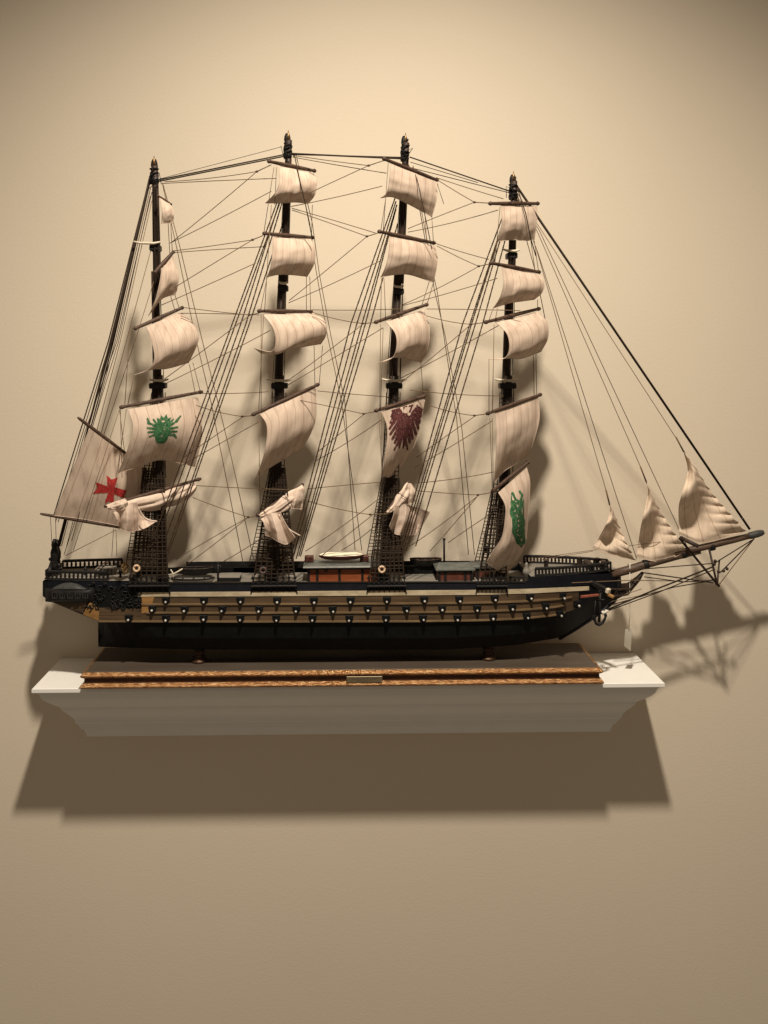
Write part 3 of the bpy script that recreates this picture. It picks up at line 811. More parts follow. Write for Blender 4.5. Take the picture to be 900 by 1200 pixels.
def eagle(x, y):
    x -= 474.5; y -= 498; x = (x+(y-0)*.16)/.98
    if (x+1.5)**2+(y+17)**2 < 10 or (x-3)**2+(y+13)**2 < 4: return False
    if abs(x/10.5)**2.2+abs((y-1)/15)**2.2 < 1: return True
    for sg in (-1, 1):
        for a, b in (((4, -8), (8, -16)), ((8, -16), (13, -20)), ((13, -20), (17, -17))):
            if cap(x, y, (sg*a[0], a[1]), (sg*b[0], b[1]), 2.0): return True
        for a, b in (((15, -17), (18, -10)), ((12, -16), (18, -3)), ((9, -12), (17.5, 4)), ((7, -6), (15.5, 10.5)), ((6, 0), (12.5, 16)), ((4, 5), (9, 20.5)), ((2, 10), (5, 23))):
            if cap(x, y, (sg*a[0], a[1]), (sg*b[0]+.7*math.sin(b[1]+sg), b[1]), 2.2, 1.6): return True
        for a, b in (((3, -14), (5, -23)), ((5, -23), (1.5, -22)), ((3, 14), (8, 29)), ((1, 14), (2.5, 27)), ((9, -17), (11, -23))):
            if cap(x, y, (sg*a[0], a[1]), (sg*b[0], b[1]), 1.3, .9): return True
    return False
s3d.emblem(eagle, M['purple'], 'eagle', 0, 1, .02, .85)
DR = [(601, 578), (604, 585), (610, 588), (612, 580), (609, 576)]
def dragon(x, y):
    k = (y-574)/67
    cx = 603+7*k+1.4*math.sin(y*.28); wd = (5.4+2.6*math.sin(math.pi*min(1, max(0, k))))*.95
    if 586 < y < 638 and abs(x-cx) < wd*.95 and not (abs(x-cx-1.2*math.sin(y*.5)) < .8 and int(y*.35) % 2): return True
    for a, b in zip(DR, DR[1:]):
        if cap(x, y, a, b, 1.3): return True
    for a, b in (((600, 574), (599, 590)), ((599, 590), (602, 602)), ((613, 586), (613.5, 612)), ((606, 634), (611, 641)), ((611, 641), (614.5, 633)), ((600, 600), (602, 626)), ((602, 626), (606, 636)), ((614, 612), (614.5, 633))):
        if cap(x, y, a, b, .75): return True
    return False
s4e.emblem(dragon, M['green'], 'dragon', .1, 1, .1, .95)
# spanker with gaff and boom
def spar(name, a, b, ya, yb, r):
    mb = MB(); A, Bp = P(a[0], a[1], ya), P(b[0], b[1], yb)
    mb.tube([A.lerp(Bp, t) for t in (0, .04, .3, .7, 1)], [r*.45*MM, r*.8*MM, r*MM, r*MM, r*.8*MM], 9); return link(name, mb, M['yard'], ship, smooth=True)
spar('gaff', (91, 489), (147.5, 531.5), -34, -8, 2.1)
spar('boom', (47, 602), (150, 619.5), -34, -6, 1.9)
sp = Sail([(105, 502), (125, 517), (147, 533), (166, 547)], [(63, 604), (100, 609), (146, 617.5), (168, 621)], [(105, 502), (85, 550), (63, 604)], [(166, 547), (169, 580), (168, 621)], -30, -2, 5)
sp.build('spanker_sail', M['canvas'], ship, label='fore-and-aft sail with a red cross')
cross = [(125, 557), (131, 562), (138, 559.5), (134.5, 571), (149, 575), (146, 579.5), (145.5, 584), (133.5, 579), (133.5, 590), (128, 587.5), (122.5, 590), (126.5, 577.5), (108.5, 578.5), (114, 572), (112, 565), (126, 570)]
sp.emblem(lambda x, y: inpoly(x, y, cross), M['red'], 'cross', .2, 1, .3, .95, 170)
# jibs
def jib(peak, leech, foot, luff, hanks, ya, amp, ph):
    def fold(u, v):
        w = max(0.0, (u-.45)/.55)
        t = v+.22*(1-u)                               # gathers run down and in from each hank
        g = abs(math.sin(t*hanks*math.pi))**.7
        big = amp*3.3*math.sin(2*math.pi*(1.25*v+.55*u)+ph)*math.sin(math.pi*min(1, v*1.05))**.6*(1-.45*u)
        return -amp*1.0*w**1.3*g*(.35+.65*v) + big + .9*noise.noise(Vector((u*5, v*7, ph)))
    s = Sail([peak, (peak[0]+.4, peak[1])], foot, [peak]+leech, [(peak[0]+.4, peak[1])]+luff, ya, ya+3, 3, fold)
    s.build('jib_sail', M['canvas_jib'], ship, nu=36, nv=64); return s
def scallop(pts, n, d):
    f = polyline(pts); out = []
    for i in range(1, n*2+1):
        t = i/(n*2); q = f(t); q0, q1 = f(max(0, t-.02)), f(min(1, t+.02)); nx, ny = q1.y-q0.y, -(q1.x-q0.x); L = math.hypot(nx, ny) or 1
        k = -d*(.4+.6*t) if i % 2 else 0
        out.append((q.x+nx/L*k, q.y+ny/L*k))
    return out
jib((714.5, 590), [(715.5, 598), (711, 613), (702, 630), (695, 642)], [(695, 642), (716, 650), (745, 656.5)], scallop([(715, 590), (724, 612), (733, 633), (745, 656.5)], 7, 1.5), 7, -3, 2.8, 1.2)
jib((757, 564), [(760, 576), (757, 592), (751, 619), (746, 653)], [(746, 653), (775, 658), (806, 646)], scallop([(757.5, 564), (767, 586), (783, 613), (806, 646)], 8, 1.7), 8, -4, 3.6, .9)
jib((801.5, 530), [(806, 547), (805, 560), (799, 579), (795.5, 597), (796.5, 627)], [(796.5, 627), (825, 636), (874, 622)], scallop([(802, 530), (812, 543), (833, 575), (874, 622)], 9, 1.8), 9, -5, 4.2, .5)
for a, b in (((699, 643), (744, 657)), ((750, 655), (806, 647)), ((800, 627), (820, 636))):
    pass

# furled courses: gathered bundle along the yard + loose hanging cloth
def bundle(a, b, r0, r1, drop=3, seed=1, t0=.05, t1=.97):
    ya, yb = ydep(a, b); yard(a, b, ya, yb, 2.0)
    n, K = 64, 40; A = Vector((a[0], a[1])); Bq = Vector((b[0], b[1])); vs = []; uv = []; mb = MB()
    ties = (.12, .62)
    nx, ny = -(Bq.y-A.y), (Bq.x-A.x); L = math.hypot(nx, ny); nx /= L; ny /= L
    for i in range(n+1):
        t = i/n; q_ = t0+(t1-t0)*t; c = A.lerp(Bq, q_); y = ya+(yb-ya)*q_
        ends = min(1, max(.12, math.sin(math.pi*min(1, max(0, t*.97+.015)))**.4))
        pinch = 1-.12*sum(math.exp(-((t-k)/.035)**2) for k in ties)
        r = (r0+(r1-r0)*t)*ends*pinch
        w = noise.noise(Vector((t*2.5+seed*3, 0, seed)))*1.6
        cx, cy = c.x+nx*(drop*(.55+.45*t)+w)*ends, c.y+ny*(drop*(.55+.45*t)+w)*ends
        for k in range(K):
            q = 2*math.pi*k/K
            sp_ = t*2.2+seed*1.7
            nz = noise.noise(Vector((t*2.6+seed*7, math.cos(q+sp_*.4)*1.7, math.sin(q+sp_*.4)*1.7)))
            ridge = 1-abs(math.sin(q*2.5+sp_))**.6            # deep creases that spiral along the roll
            rr = r*(.86+.42*nz-.40*ridge)
            vs.append(P(cx+nx*rr*math.sin(q), cy+ny*rr*math.sin(q), y-3-rr*.85*math.cos(q))); uv.append((.1, t))
    mb.add(vs, [[i*K+k, i*K+(k+1) % K, (i+1)*K+(k+1) % K, (i+1)*K+k] for i in range(n) for k in range(K)]+[list(range(K)), [n*K+k for k in range(K)]])
    o = link('furled_sail', mb, M['canvas_furl'], ship, smooth=True, uvs=uv)
    for t in ties:
        q_ = t0+(t1-t0)*t; c = A.lerp(Bq, q_); y = ya+(yb-ya)*q_; r = (r0+(r1-r0)*t)*.80
        mb = MB(); pts = []
        for k in range(17):
            q = 2*math.pi*k/16; d_ = drop*(.55+.45*t)
            pts.append(P(c.x+nx*(d_+(r+1.2)*math.sin(q)), c.y+ny*(d_+(r+1.2)*math.sin(q)), y-3-(r*.85+1.2)*math.cos(q)))
        mb.tube(pts, .0004, 5); link('gasket', mb, M['rope'], o, smooth=True)
    return o, ya, yb
def loose(top, bottom, left, right, yl, yr, amp, k, bulge=3, parent=None, ph=0):
    def fold(u, v):
        w = u*k+.25*v+ph
        return amp*(2*abs(2*(w-math.floor(w+.5)))-1)*(.2+.8*v) + .8*noise.noise(Vector((u*5, v*5, k)))
    s = Sail(top, bottom, left, right, yl, yr, bulge, fold)
    s.build('loose_cloth', M['canvas_furl'], parent, 40, 24); return s
def hem_rope(pts, parent):
    f = polyline([p[:2] for p in pts]); mb = MB()
    mb.tube([P(f(i/16).x, f(i/16).y, pts[0][2]+(pts[-1][2]-pts[0][2])*i/16) for i in range(17)], .0008, 6); link('bolt_rope', mb, M['canvas_furl'], parent, smooth=True, uvs=[(.1, .5)]*len(mb.v))
b1, ya, yb = bundle((122, 593.6), (235.6, 561), 6.0, 15, 14, 1, .03, .94)
loose([(133, 600), (148, 591), (161, 589)], [(138, 614), (143, 621), (153, 623.5), (162, 621)], [(133, 600), (136, 606), (138, 614)], [(161, 589), (162, 605), (162, 621)], ya-8, ya-2, 6.5, 1.6, parent=b1)
loose([(160, 590), (164, 598)], [(161, 622), (172, 618), (183, 611)], [(160, 590), (160.5, 605), (161, 622)], [(164, 598), (171, 607), (183, 611)], ya+4, ya+14, 2.0, .8, -5, parent=b1)
hem_rope([(162, 595, ya-2), (166, 603, ya), (173, 609, ya+4), (184, 611, ya+8)], b1)
loose([(124, 592), (134, 588), (146, 584)], [(134, 600), (142, 598), (150, 594)], [(124, 592), (130, 595), (134, 600)], [(146, 584), (149, 588), (150, 594)], ya-9, ya-6, 1.5, 1.2, parent=b1)
b2, ya, yb = bundle((300.7, 605), (355.6, 567), 5.5, 11, 9, 2)
loose([(306, 608), (316, 602), (328, 600)], [(310.5, 627), (318, 630), (334.5, 638), (346, 630)], [(306, 608), (310, 615), (310.5, 627)], [(328, 600), (336, 616), (346, 630)], ya-9, ya-4, 6.5, 1.7, parent=b2)
hem_rope([(327, 603, ya-4), (331, 612, ya-4), (340, 621, ya-2), (352, 628, ya+2)], b2)
loose([(334, 583), (345, 576), (355, 572)], [(332, 597), (342, 596), (354, 597)], [(334, 583), (334, 590), (332, 597)], [(355, 572), (355, 584), (354, 597)], -14, -6, 3.5, 1.4, parent=b2)
b3, ya, yb = bundle((452, 602), (478.7, 564.6), 5.5, 8.5, 6, 3)
loose([(462, 594), (474, 590), (484, 594)], [(456, 617), (463, 625.5), (474, 627), (487, 627)], [(462, 594), (461, 604), (456, 617)], [(484, 594), (488, 610), (487, 627)], ya-4, yb-2, 6.5, 1.6, parent=b3)
loose([(470, 590), (486, 594), (504, 600)], [(478, 624), (483, 627), (490, 624)], [(470, 590), (473, 606), (478, 624)], [(504, 600), (497, 612), (490, 624)], yb+6, yb+14, 2.0, .8, -4, parent=b3)
loose([(477, 567), (480, 566), (482, 567)], [(472, 590), (480, 591), (486, 588)], [(477, 567), (473, 578), (472, 590)], [(482, 567), (487, 577), (486, 588)], -10, -5, 1.8, 1.2, parent=b3)

# ---------------------------------------------------------------- rigging
def sagpts(a, b, sag, n=8):
    out = []
    for i in range(n+1):
        t = i/n; q = a.lerp(b, t); q.z -= sag*MM*4*t*(1-t); out.append(q)
    return out
def rope(name, pts, r=.36, mat='rope', sag=0.0):
    """pts: (px, py, depth)"""
    V = [P(*p) for p in pts]; mb = MB()
    if len(V) == 2 and sag: V = sagpts(V[0], V[1], sag)
    mb.tube(V, r*MM, 5); return link(name, mb, M[mat], ship, smooth=True)
def twisted(name, a, b, r=.85, pitch=4.2, mat='rope_brown'):
    A, Bq = P(*a), P(*b); L = (Bq-A).length; t = (Bq-A)/L
    u = t.cross(Vector((0, 1, 0))).normalized(); w_ = t.cross(u)
    n = max(8, int(L/(pitch*MM)*6)); mb = MB()
    for ph in (0, math.pi):
        pts = []
        for i in range(n+1):
            q = 2*math.pi*(i/6)+ph; pts.append(A+t*(L*i/n)+(u*math.cos(q)+w_*math.sin(q))*r*.55*MM)
        mb.tube(pts, r*.52*MM, 4)
    return link(name, mb, M[mat], ship)
# stays between mastheads
for a, b, r in (((184, 213, -2), (334, 183, -2), .75), ((185, 211, 3), (334, 181, 2), .75), ((186, 210, 0), (330, 172, -2), .3),
                ((341, 180, -2), (472, 186, -2), .95), ((341, 181, 2), (472, 184.5, 2), .7), ((480, 184, -2), (597, 224, -2), .75), ((481, 190, 0), (560, 214, 0), .4), ((479, 196, 2), (597, 226, 2), .45)):
    rope('stay', [a, b], r, 'rope_dark')
rope('forestay', [(606, 218, -1), (879, 620, -2)], .9, 'rope_dark')
rope('forestay', [(607, 222, 1), (878, 621, 0)], .5, 'rope_dark')
# jib halyards
for pts in ([(606, 226, -1), (792, 513, -3), (803, 531, -5)], [(605, 228, 0), (629, 270, -1), (751, 548, -3), (758, 565, -4)], [(606, 230, 1), (632, 270, 0), (805, 640, -2)],
            [(605, 230, 0), (628, 290, -1), (710, 574, -3), (714.5, 592, -3)], [(605, 232, 1), (630, 295, 0), (746, 655, -2)]):
    rope('halyard', pts, .4)
for a, b in (((792, 512), (801.5, 530)), ((750.5, 547), (757.5, 565)), ((710, 574), (714.5, 592))):
    rope('halyard', [(a[0], a[1], -4), ((a[0]+b[0])/2, (a[1]+b[1])/2, -4), (b[0], b[1], -4)], .9)
# head rigging
for pts, r in (([(753, 671, -2), (836, 683, -20)], .75), ([(755, 676, 4), (800, 682, 0), (836, 680, -20)], .6), ([(751, 667, -8), (839, 660, -8)], .6), ([(708, 716, -30), (770, 690, -14), (836, 664, -12)], .95),
               ([(709, 717, -28), (772, 694, -13), (838, 667, -13)], .6), ([(716, 709, -12), (790, 688, -8), (836, 680, -20)], .6), ([(839, 659, -8), (881, 633, -2)], .65), ([(844, 671, -14), (883, 632, -2)], .7), ([(842, 686, -22), (884, 631, -1)], .5),
               ([(670, 683, -28), (737, 680, -8), (800, 681, -6)], .5), ([(740, 678, 4), (742, 690, 0)], .4), ([(622, 655, 10), (700, 644, 0), (800, 632, -2)], .33), ([(620, 658, -10), (695, 646, -4)], .33), ([(716, 705, -10), (760, 696, -8)], .4), ([(714, 703, -8), (752, 690, -6)], .4)):
    rope('bobstay', pts, r, 'rope_dark' if r > .5 else 'rope')
mb = MB(); mb.lathe(P(705.5, 718.5, -31), [(.002, 0), (.0024, .002), (.0022, .006), (.0012, .0085)], axis=P(720, 712, -26)-P(705, 718.5, -31), n=8)
link('rope_eye', mb, M['rope_white'], ship, smooth=True)
# stern stays
for pts, r, m_ in (([(176, 206, -1), (131, 400, -4), (103, 502, -5), (68, 640, -6)], 1.15, 'rope_dark'), ([(175.5, 212, 0), (129, 400, -1), (104, 498, -2), (69, 640, -4)], .7, 'rope_brown'), ([(176.5, 220, -2), (135, 400, -6), (108, 502, -8), (72, 640, -10)], .45, 'rope_brown'), ([(176, 230, 4), (139, 400, 6), (90, 560, 8), (70, 636, 8)], .4, 'rope_brown'), ([(177, 208, 1), (133, 400, 1), (70, 640, -2)], .75, 'rope_dark'), ([(175.5, 208, 2), (127, 400, 3), (63, 604, 2)], .7, 'rope_dark'),
                   ([(176, 214, 3), (129.5, 400, 4), (65, 612, 3)], .45, 'rope_dark'), ([(178, 225, -3), (137, 400, -8), (100, 505, -12), (68, 612, -6)], .45, 'rope_dark'), ([(178, 235, -3), (141, 400, -10), (78, 640, -18)], .4, 'rope'),
                   ([(179, 285, -4), (148, 400, -14), (84, 634, -26)], .4, 'rope'), ([(180, 330, -4), (158, 400, -12), (75, 650, -24)], .38, 'rope'), ([(140, 480, -36), (86, 645, -28)], .33, 'rope'), ([(146, 530, -4), (140, 480, -30)], .33, 'rope'),
                   ([(136, 621, -10), (77, 651, -18)], .4, 'rope'), ([(136, 621, -10), (137, 652, -10)], .33, 'rope'), ([(133, 620, -3), (131, 652, 10)], .33, 'rope'), ([(59, 604, -31), (61, 640, -8)], .33, 'rope'), ([(65, 606, -30), (66, 640, 2)], .33, 'rope'),
                   ([(141, 478, -40), (143, 560, -34)], .33, 'rope'), ([(148, 480, -36), (138, 553, -34)], .33, 'rope')):
    rope('stern_stay', pts, r, m_)
# backstays (twisted) sweeping aft from each mast
for xs in ([((328, 228), (272, 380), (172, 652)), ((329, 232), (282, 380), (186, 654)), ((331, 236), (288, 380), (194, 652)), ((332, 260), (292, 380), (197, 650)), ((330, 232), (276, 380), (178, 652))],
           [((463, 232), (411, 380), (340, 655)), ((464, 236), (418, 380), (343, 655)), ((465, 240), (424, 380), (347, 655)), ((466, 262), (434, 380), (352, 652)), ((464, 245), (428, 380), (350, 652))],
           [((592, 246), (542, 380), (468, 645)), ((593, 250), (550.5, 380), (470, 645)), ((594, 255), (557, 380), (476, 645)), ((595, 270), (565.5, 380), (487, 640)), ((593, 252), (552.5, 380), (473, 645))]):
    for k, (a, m_, b) in enumerate(xs):
        yd = -24 if k in (0, 2, 3) else -16
        twisted('backstay', (a[0], a[1], -4), (m_[0], m_[1], yd*.45), .85)
        twisted('backstay', (m_[0], m_[1], yd*.45), (b[0], b[1], yd), .85)
for a, b in (((326, 240), (230, 660)), ((330, 240), (245, 660)), ((461, 240), (372, 655)), ((465, 240), (385, 655)), ((590, 250), (500, 655)), ((594, 250), (512, 655))):
    pass
for i, xs in ((1, (205, 216)), (2, (352, 362)), (3, (488, 500))):
    for x in xs:
        pass
# mastheads to deck, forward
for pts in ([(190, 214, -2), (207, 290, 0), (229, 395, 3), (247, 470, 6), (261, 540, 8), (285, 660, 14)], [(191, 216, 2), (211, 290, 6), (236, 395, 10), (255, 470, 14), (272, 540, 18), (297, 655, 24)],
            [(345, 182, -2), (363, 262, 0), (370, 315, 3), (384, 395, 5), (400, 470, 8), (424, 645, 14)], [(347, 182, 2), (366, 262, 6), (374, 320, 8), (388, 395, 11), (404, 470, 14), (416, 645, 20)],
            [(484, 194, -2), (502, 290, 0), (509, 340, 3), (522, 395, 6), (541, 500, 10), (556, 650, 16)], [(483, 196, 2), (498, 280, 6), (512, 340, 8), (518, 380, 10), (535, 490, 14), (549, 650, 20)],
            [(606, 226, -2), (618, 285, 0), (628, 320, 2), (640, 380, 4)]):
    rope('stay', pts, .46)
rope('stay', [(345, 182, -4), (352, 215, -22), (358, 240, -22), (366, 280, -12)], .6, 'rope_dark')
rope('stay', [(606, 220, -4), (616, 250, -18), (622, 280, -18), (628, 300, -8)], .6, 'rope_dark')
rope('stay', [(484, 196, -4), (490, 215, -22), (500, 262, -18), (506, 292, -10)], .5, 'rope_dark')
# braces
BR = {1: [((318, 193), (301, 201)), ((301, 201), (193, 213)), ((301, 201), (201, 284)), ((324, 209), (190, 215)), ((318, 224), (199, 285)),
          ((308, 276), (296, 281)), ((296, 281), (203, 294)), ((296, 281), (190, 346)), ((310, 289), (203, 296)), ((300, 308), (188, 358)),
          ((303, 367), (292, 369)), ((292, 369), (213, 360)), ((304, 369), (212, 367)), ((317, 387), (193, 450)), ((292, 370), (193, 444)),
          ((295, 487), (284, 488)), ((284, 488), (230, 475)), ((315, 459), (237, 461)), ((284, 489), (214, 537)), ((304, 494), (212, 546)),
          ((300, 605), (291, 606)), ((291, 606), (226, 583)), ((340, 574), (230, 569)), ((291, 606), (205, 656)), ((291, 606), (216, 664)), ((318, 623), (262, 658))],
      2: [((450, 188), (432, 194)), ((432, 194), (343, 182)), ((432, 194), (342, 236)), ((453, 203), (343, 184)), ((448, 218), (341, 242)),
          ((443, 273), (430, 277)), ((430, 277), (342, 246)), ((430, 277), (339, 352)), ((440, 273), (342, 244)), ((445, 306), (338, 355)),
          ((440, 378), (425, 379)), ((425, 379), (366, 366)), ((470, 362), (366, 363)), ((449, 384), (336, 452)), ((425, 380), (336, 447)),
          ((440, 482), (426, 485)), ((426, 485), (346, 468)), ((456, 465), (372, 458)), ((426, 486), (372, 530)), ((447, 492), (370, 540)),
          ((455, 602), (434, 603)), ((434, 603), (360, 587)), ((446, 565), (360, 573)), ((443, 585), (358, 646)), ((436, 604), (376, 652)), ((440, 616), (400, 645))],
      3: [((573, 238), (556, 237)), ((556, 237), (513, 211)), ((556, 237), (478, 268)), ((590, 233), (511, 208)), ((584, 246), (478, 272)),
          ((574, 309), (561, 312)), ((561, 312), (512, 288)), ((561, 312), (472, 357)), ((573, 304), (510, 285)), ((583, 326), (472, 358)),
          ((567, 378), (552, 380)), ((552, 380), (500, 370)), ((610, 364), (500, 362)), ((585, 381), (468, 444)), ((552, 380), (468, 450)),
          ((570, 485), (556, 487)), ((556, 487), (503, 475)), ((590, 464), (480, 457)), ((556, 488), (488, 536)), ((577, 493), (486, 548)),
          ((576, 577), (560, 580)), ((560, 580), (488, 575)), ((579, 553), (488, 566)), ((560, 581), (482, 639)), ((560, 581), (504, 646)), ((572, 604), (525, 636))]}
for k, lst in BR.items():
    for a, b in lst:
        short = abs(a[0]-b[0]) < 22
        rope('brace', [(a[0], a[1], -28 if short else -22), (b[0], b[1], -26 if short else -6)], .55 if short else .45, 'rope', sag=0 if short else random.choice((-.3, .4, .8, 1.5)))
    for a, b in lst:
        if abs(a[0]-b[0]) < 22:
            mb = MB(); mb.ball(P(b[0], b[1], -26), .0013, 8, sc=(1.3, 1, 1)); link('brace_block', mb, M['yard'], ship, smooth=True)
# lifts: vertical lines between yard ends
for a, b, y in (((324, 196), (322, 240), -26), ((321, 196), (309, 274), -28), ((318, 240), (310, 365), -30), ((313, 325), (305, 365), -30), ((309, 368), (303, 484), -32), ((306, 368), (306, 483), -30), ((303, 490), (305, 600), -34),
                ((366, 240), (365, 278), 4), ((359, 324), (359, 365), 6), ((363, 324), (364, 365), 4), ((378, 405), (374, 450), 8), ((368, 405), (369, 452), 6),
                ((455, 190), (449, 272), -30), ((452, 232), (446, 272), -30), ((447, 326), (446, 378), -30), ((450, 326), (452, 376), -28), ((446, 380), (445, 481), -32), ((449, 384), (446, 480), -30), ((444, 484), (450, 600), -32), ((447, 484), (448, 556), -33),
                ((506, 254), (508, 286), 4), ((498, 252), (500, 284), 2), ((508, 331), (500, 358), 6), ((503, 330), (494, 359), 4), ((493, 424), (496, 464), 6),
                ((586, 242), (580, 308), -28), ((583, 284), (577, 308), -28), ((578, 361), (572, 378), -30), ((583, 361), (580, 377), -28), ((573, 421), (573, 484), -32), ((579, 380), (577, 484), -30), ((574, 490), (577, 575), -34), ((577, 490), (578, 574), -33),
                ((626, 282), (631, 318), 4), ((622, 282), (627, 317), 4), ((630, 351), (630, 362), 5), ((628, 412), (629, 463), 8), ((625, 414), (626, 465), 6),
                ((200, 262), (202, 295), 4), ((197, 262), (199, 298), 2), ((205, 346), (210, 361), 5), ((200, 347), (205, 364), 5), ((222, 427), (229, 462), 6), ((226, 425), (235, 460), 7), ((157, 440), (149, 478), -34), ((152, 388), (146, 478), -34), ((512, 214), (520, 239), 8)):
    rope('lift', [(a[0], a[1], y), (b[0], b[1], y)], .36)
# shroud nets
def shrouds(top_l, top_r, bot_l, bot_r, yt, yb2, n, step, r=.00055):
    mb = MB(); A, Bq, Cc, Dd = P(*top_l, yt), P(*top_r, yt), P(*bot_l, yb2), P(*bot_r, yb2)
    for i in range(n):
        t = i/(n-1); a_, b_ = A.lerp(Bq, t), Cc.lerp(Dd, t); mb.tube([a_, a_.lerp(b_, .5)+Vector((random.uniform(-.0007, .0007), 0, 0)), b_], r, 5)
    k = int((A-Cc).length/(step*MM))
    for j in range(1, k):
        t = (j+random.uniform(-.22, .22))/k; t2 = t+random.uniform(-.25, .25)/k; a_, b_ = A.lerp(Cc, t), Bq.lerp(Dd, t2)
        mb.tube([a_, a_.lerp(b_, .35)-Vector((0, 0, random.uniform(0, .0009))), a_.lerp(b_, .7)-Vector((0, 0, random.uniform(0, .0009))), b_], r*.8, 4)
    return link('shroud_net', mb, M['rope_dark'], ship)
NETS = [((168, 548), (192, 548), (152, 682), (197, 682)), ((317, 548), (334, 548), (296, 686), (346, 686)), ((448, 560), (468, 560), (432, 686), (474, 686)), ((577, 575), (594, 575), (560, 682), (593, 682))]
for i, (a, b, c, d) in enumerate(NETS):
    shrouds(a, b, c, d, -6, -34, 8 if i < 3 else 6, 4.4 if i < 3 else 5.4, .0007)
    shrouds((a[0]+1, a[1]+3), b, (c[0]+3, c[1]-12), (d[0]-2, d[1]-12), -3, -22, 9 if i < 3 else 5, 3.7 if i < 3 else 6.5, .0007)
    shrouds((a[0]-1, a[1]), (b[0]-1, b[1]), (c[0]-4, 660), (d[0]-4, 660), 6, 31, 8, 4.6)
    shrouds((mast_x(i, 460)-8, 460), (mast_x(i, 460)+8, 460), (a[0]+1, a[1]+4), (b[0]-1, b[1]+4), -6, -9, 5, 6)
    # lower top where the net meets the mast
    # channel board with deadeyes
    mb = MB(); p0, p1 = P(c[0]-2, 686.5, -38), P(d[0]+2, 686.5, -38); zc = (p0.z+p1.z)/2
    mb.box(((p0.x+p1.x)/2, -.0385, zc), (p1.x-p0.x, .0055, .0018), bev=.0004)
    ch = link('channel', mb, M['black'], ship)
    mb = MB()
    for j in range(8):
        x = p0.x+.002+(p1.x-p0.x-.004)*j/7
        for dz in (.0032, .0085): mb.lathe((x, -.0378, zc+dz), [(.0016, -.0009), (.0019, 0), (.0016, .0009)], axis=(0, -1, 0), n=8)
        mb.tube([(x, -.0385, zc), (x, -.0378, zc+.012)], .0005, 5)
        mb.tube([(x, -.0395, zc), (x+.0004, -.0368, zc-.008)], .0005, 5)
    link('deadeye', mb, M['black'], ch)
    for sx in (0, 1):
        mb = MB(); q = P((c[0] if sx == 0 else d[0]), 690, -38); mb.tube([q+Vector((0, 0, .004)), q+Vector((.002*(-1 if sx == 0 else 1), .001, -.006))], .0008, 6); link('chainplate', mb, M['black'], ch)
# lifebuoys on the shrouds
for px, py, mt in ((160, 666, 'orange_buoy'), (308.3, 668.5, 'greydome'), (447.5, 667.3, 'orange_buoy')):
    mb = MB(); c = P(px, py, -36); mb.torus(c, .0031, .0013, (0, -1, .15), 20, 8); bu = link('lifebuoy', mb, M[mt], ship, smooth=True)
    mb = MB()
    for k in range(4):
        a = math.pi/4+k*math.pi/2; mb.torus(c+Vector((.0031*math.cos(a), 0, .0031*math.sin(a))), .0014, .0003, (-math.sin(a), 0, math.cos(a)), 12, 5)
    link('buoy_lashing', mb, M['redstrip'], bu)
mb = MB(); mb.box(P(570, 643, -20), (.0075, .004, .007), bev=.001); link('lantern', mb, M['black'], ship)

LEAN = 0.0
# ---------------------------------------------------------------- deck furniture
def X(px, y): return P(px, 670, y).x
def house(px0, px1, y0, y1, ztop, panel, panels, name):
    x0, x1 = X(px0, y0), X(px1, y0)
    mb = MB(); mb.box(((x0+x1)/2, (y0+y1)/2*MM, (ZD+ztop)/2), (x1-x0, (y1-y0)*MM, ztop-ZD), bev=.0004)
    h = link(name, mb, M[panel], ship)
    mb = MB()
    for t in panels:
        x = x0+(x1-x0)*t; mb.box((x, y0*MM-.0004, (ZD+ztop)/2), (.0028, .0012, (ztop-ZD)*.98))
    mb.box(((x0+x1)/2, y0*MM-.0003, ztop-.0012), (x1-x0-.0004, .0010, .0022))
    link('frame', mb, M['black'], h)
    return h, x0, x1
zt = P(400, 665, -12).z
h1, x0, x1 = house(360, 444, -12, 12, zt, 'reddish', (.02, .14, .45, .77, .99), 'deckhouse')
mb = MB(); mb.box(((x0+x1)/2, -.001, zt+.0016), (x1-x0+.009, .032, .0030), bev=.0005); r1 = link('roof', mb, M['roof'], h1)
mb = MB(); mb.box(((x0+x1)/2, -.0172, zt+.0016), (x1-x0+.009, .0009, .0014), bev=.0002); link('roof_edge', mb, M['roof_edge'], r1)
for px in (362.5, 427):
    mb = MB(); mb.box((X(px, 4), .004, zt+.0068), (.0105, .008, .0068), bev=.0008)
    for k in (-1, 1): mb.box((X(px, 4)+k*.0025, -.0006, zt+.0065), (.0005, .0008, .005))
    link('skylight', mb, M['darkred'], h1)
mb = MB(); mb.torus((X(382, -12), -.0132, zt-.003), .0016, .0005, (0, -1, 0), 14, 6); link('porthole', mb, M['black'], h1)
zt2 = P(533, 668, -13).z
h2, x0, x1 = house(514, 553, -13, 10, zt2, 'darkred', (.02, .2, .8, .98), 'deckhouse')
mb = MB()
e = .0035
mb.add([(x0-e, -.0165, zt2), (x1+e, -.0165, zt2), (x1+e, .0135, zt2), (x0-e, .0135, zt2), (x0-e, -.0165, zt2+.0012), (x1+e, -.0165, zt2+.0012), (x1+e, .0135, zt2+.0012), (x0-e, .0135, zt2+.0012), (x0+.002, -.0015, zt2+.0062), (x1-.002, -.0015, zt2+.0062)],
       [[3, 2, 1, 0], [0, 1, 5, 4], [1, 2, 6, 5], [2, 3, 7, 6], [3, 0, 4, 7], [4, 5, 9, 8], [6, 7, 8, 9], [5, 6, 9], [7, 4, 8]])
link('roof', mb, M['roof'], h2)
h3, x0, x1 = house(557, 578, -2, 16, zt2-.001, 'darkred', (.1, .9), 'deckhouse')
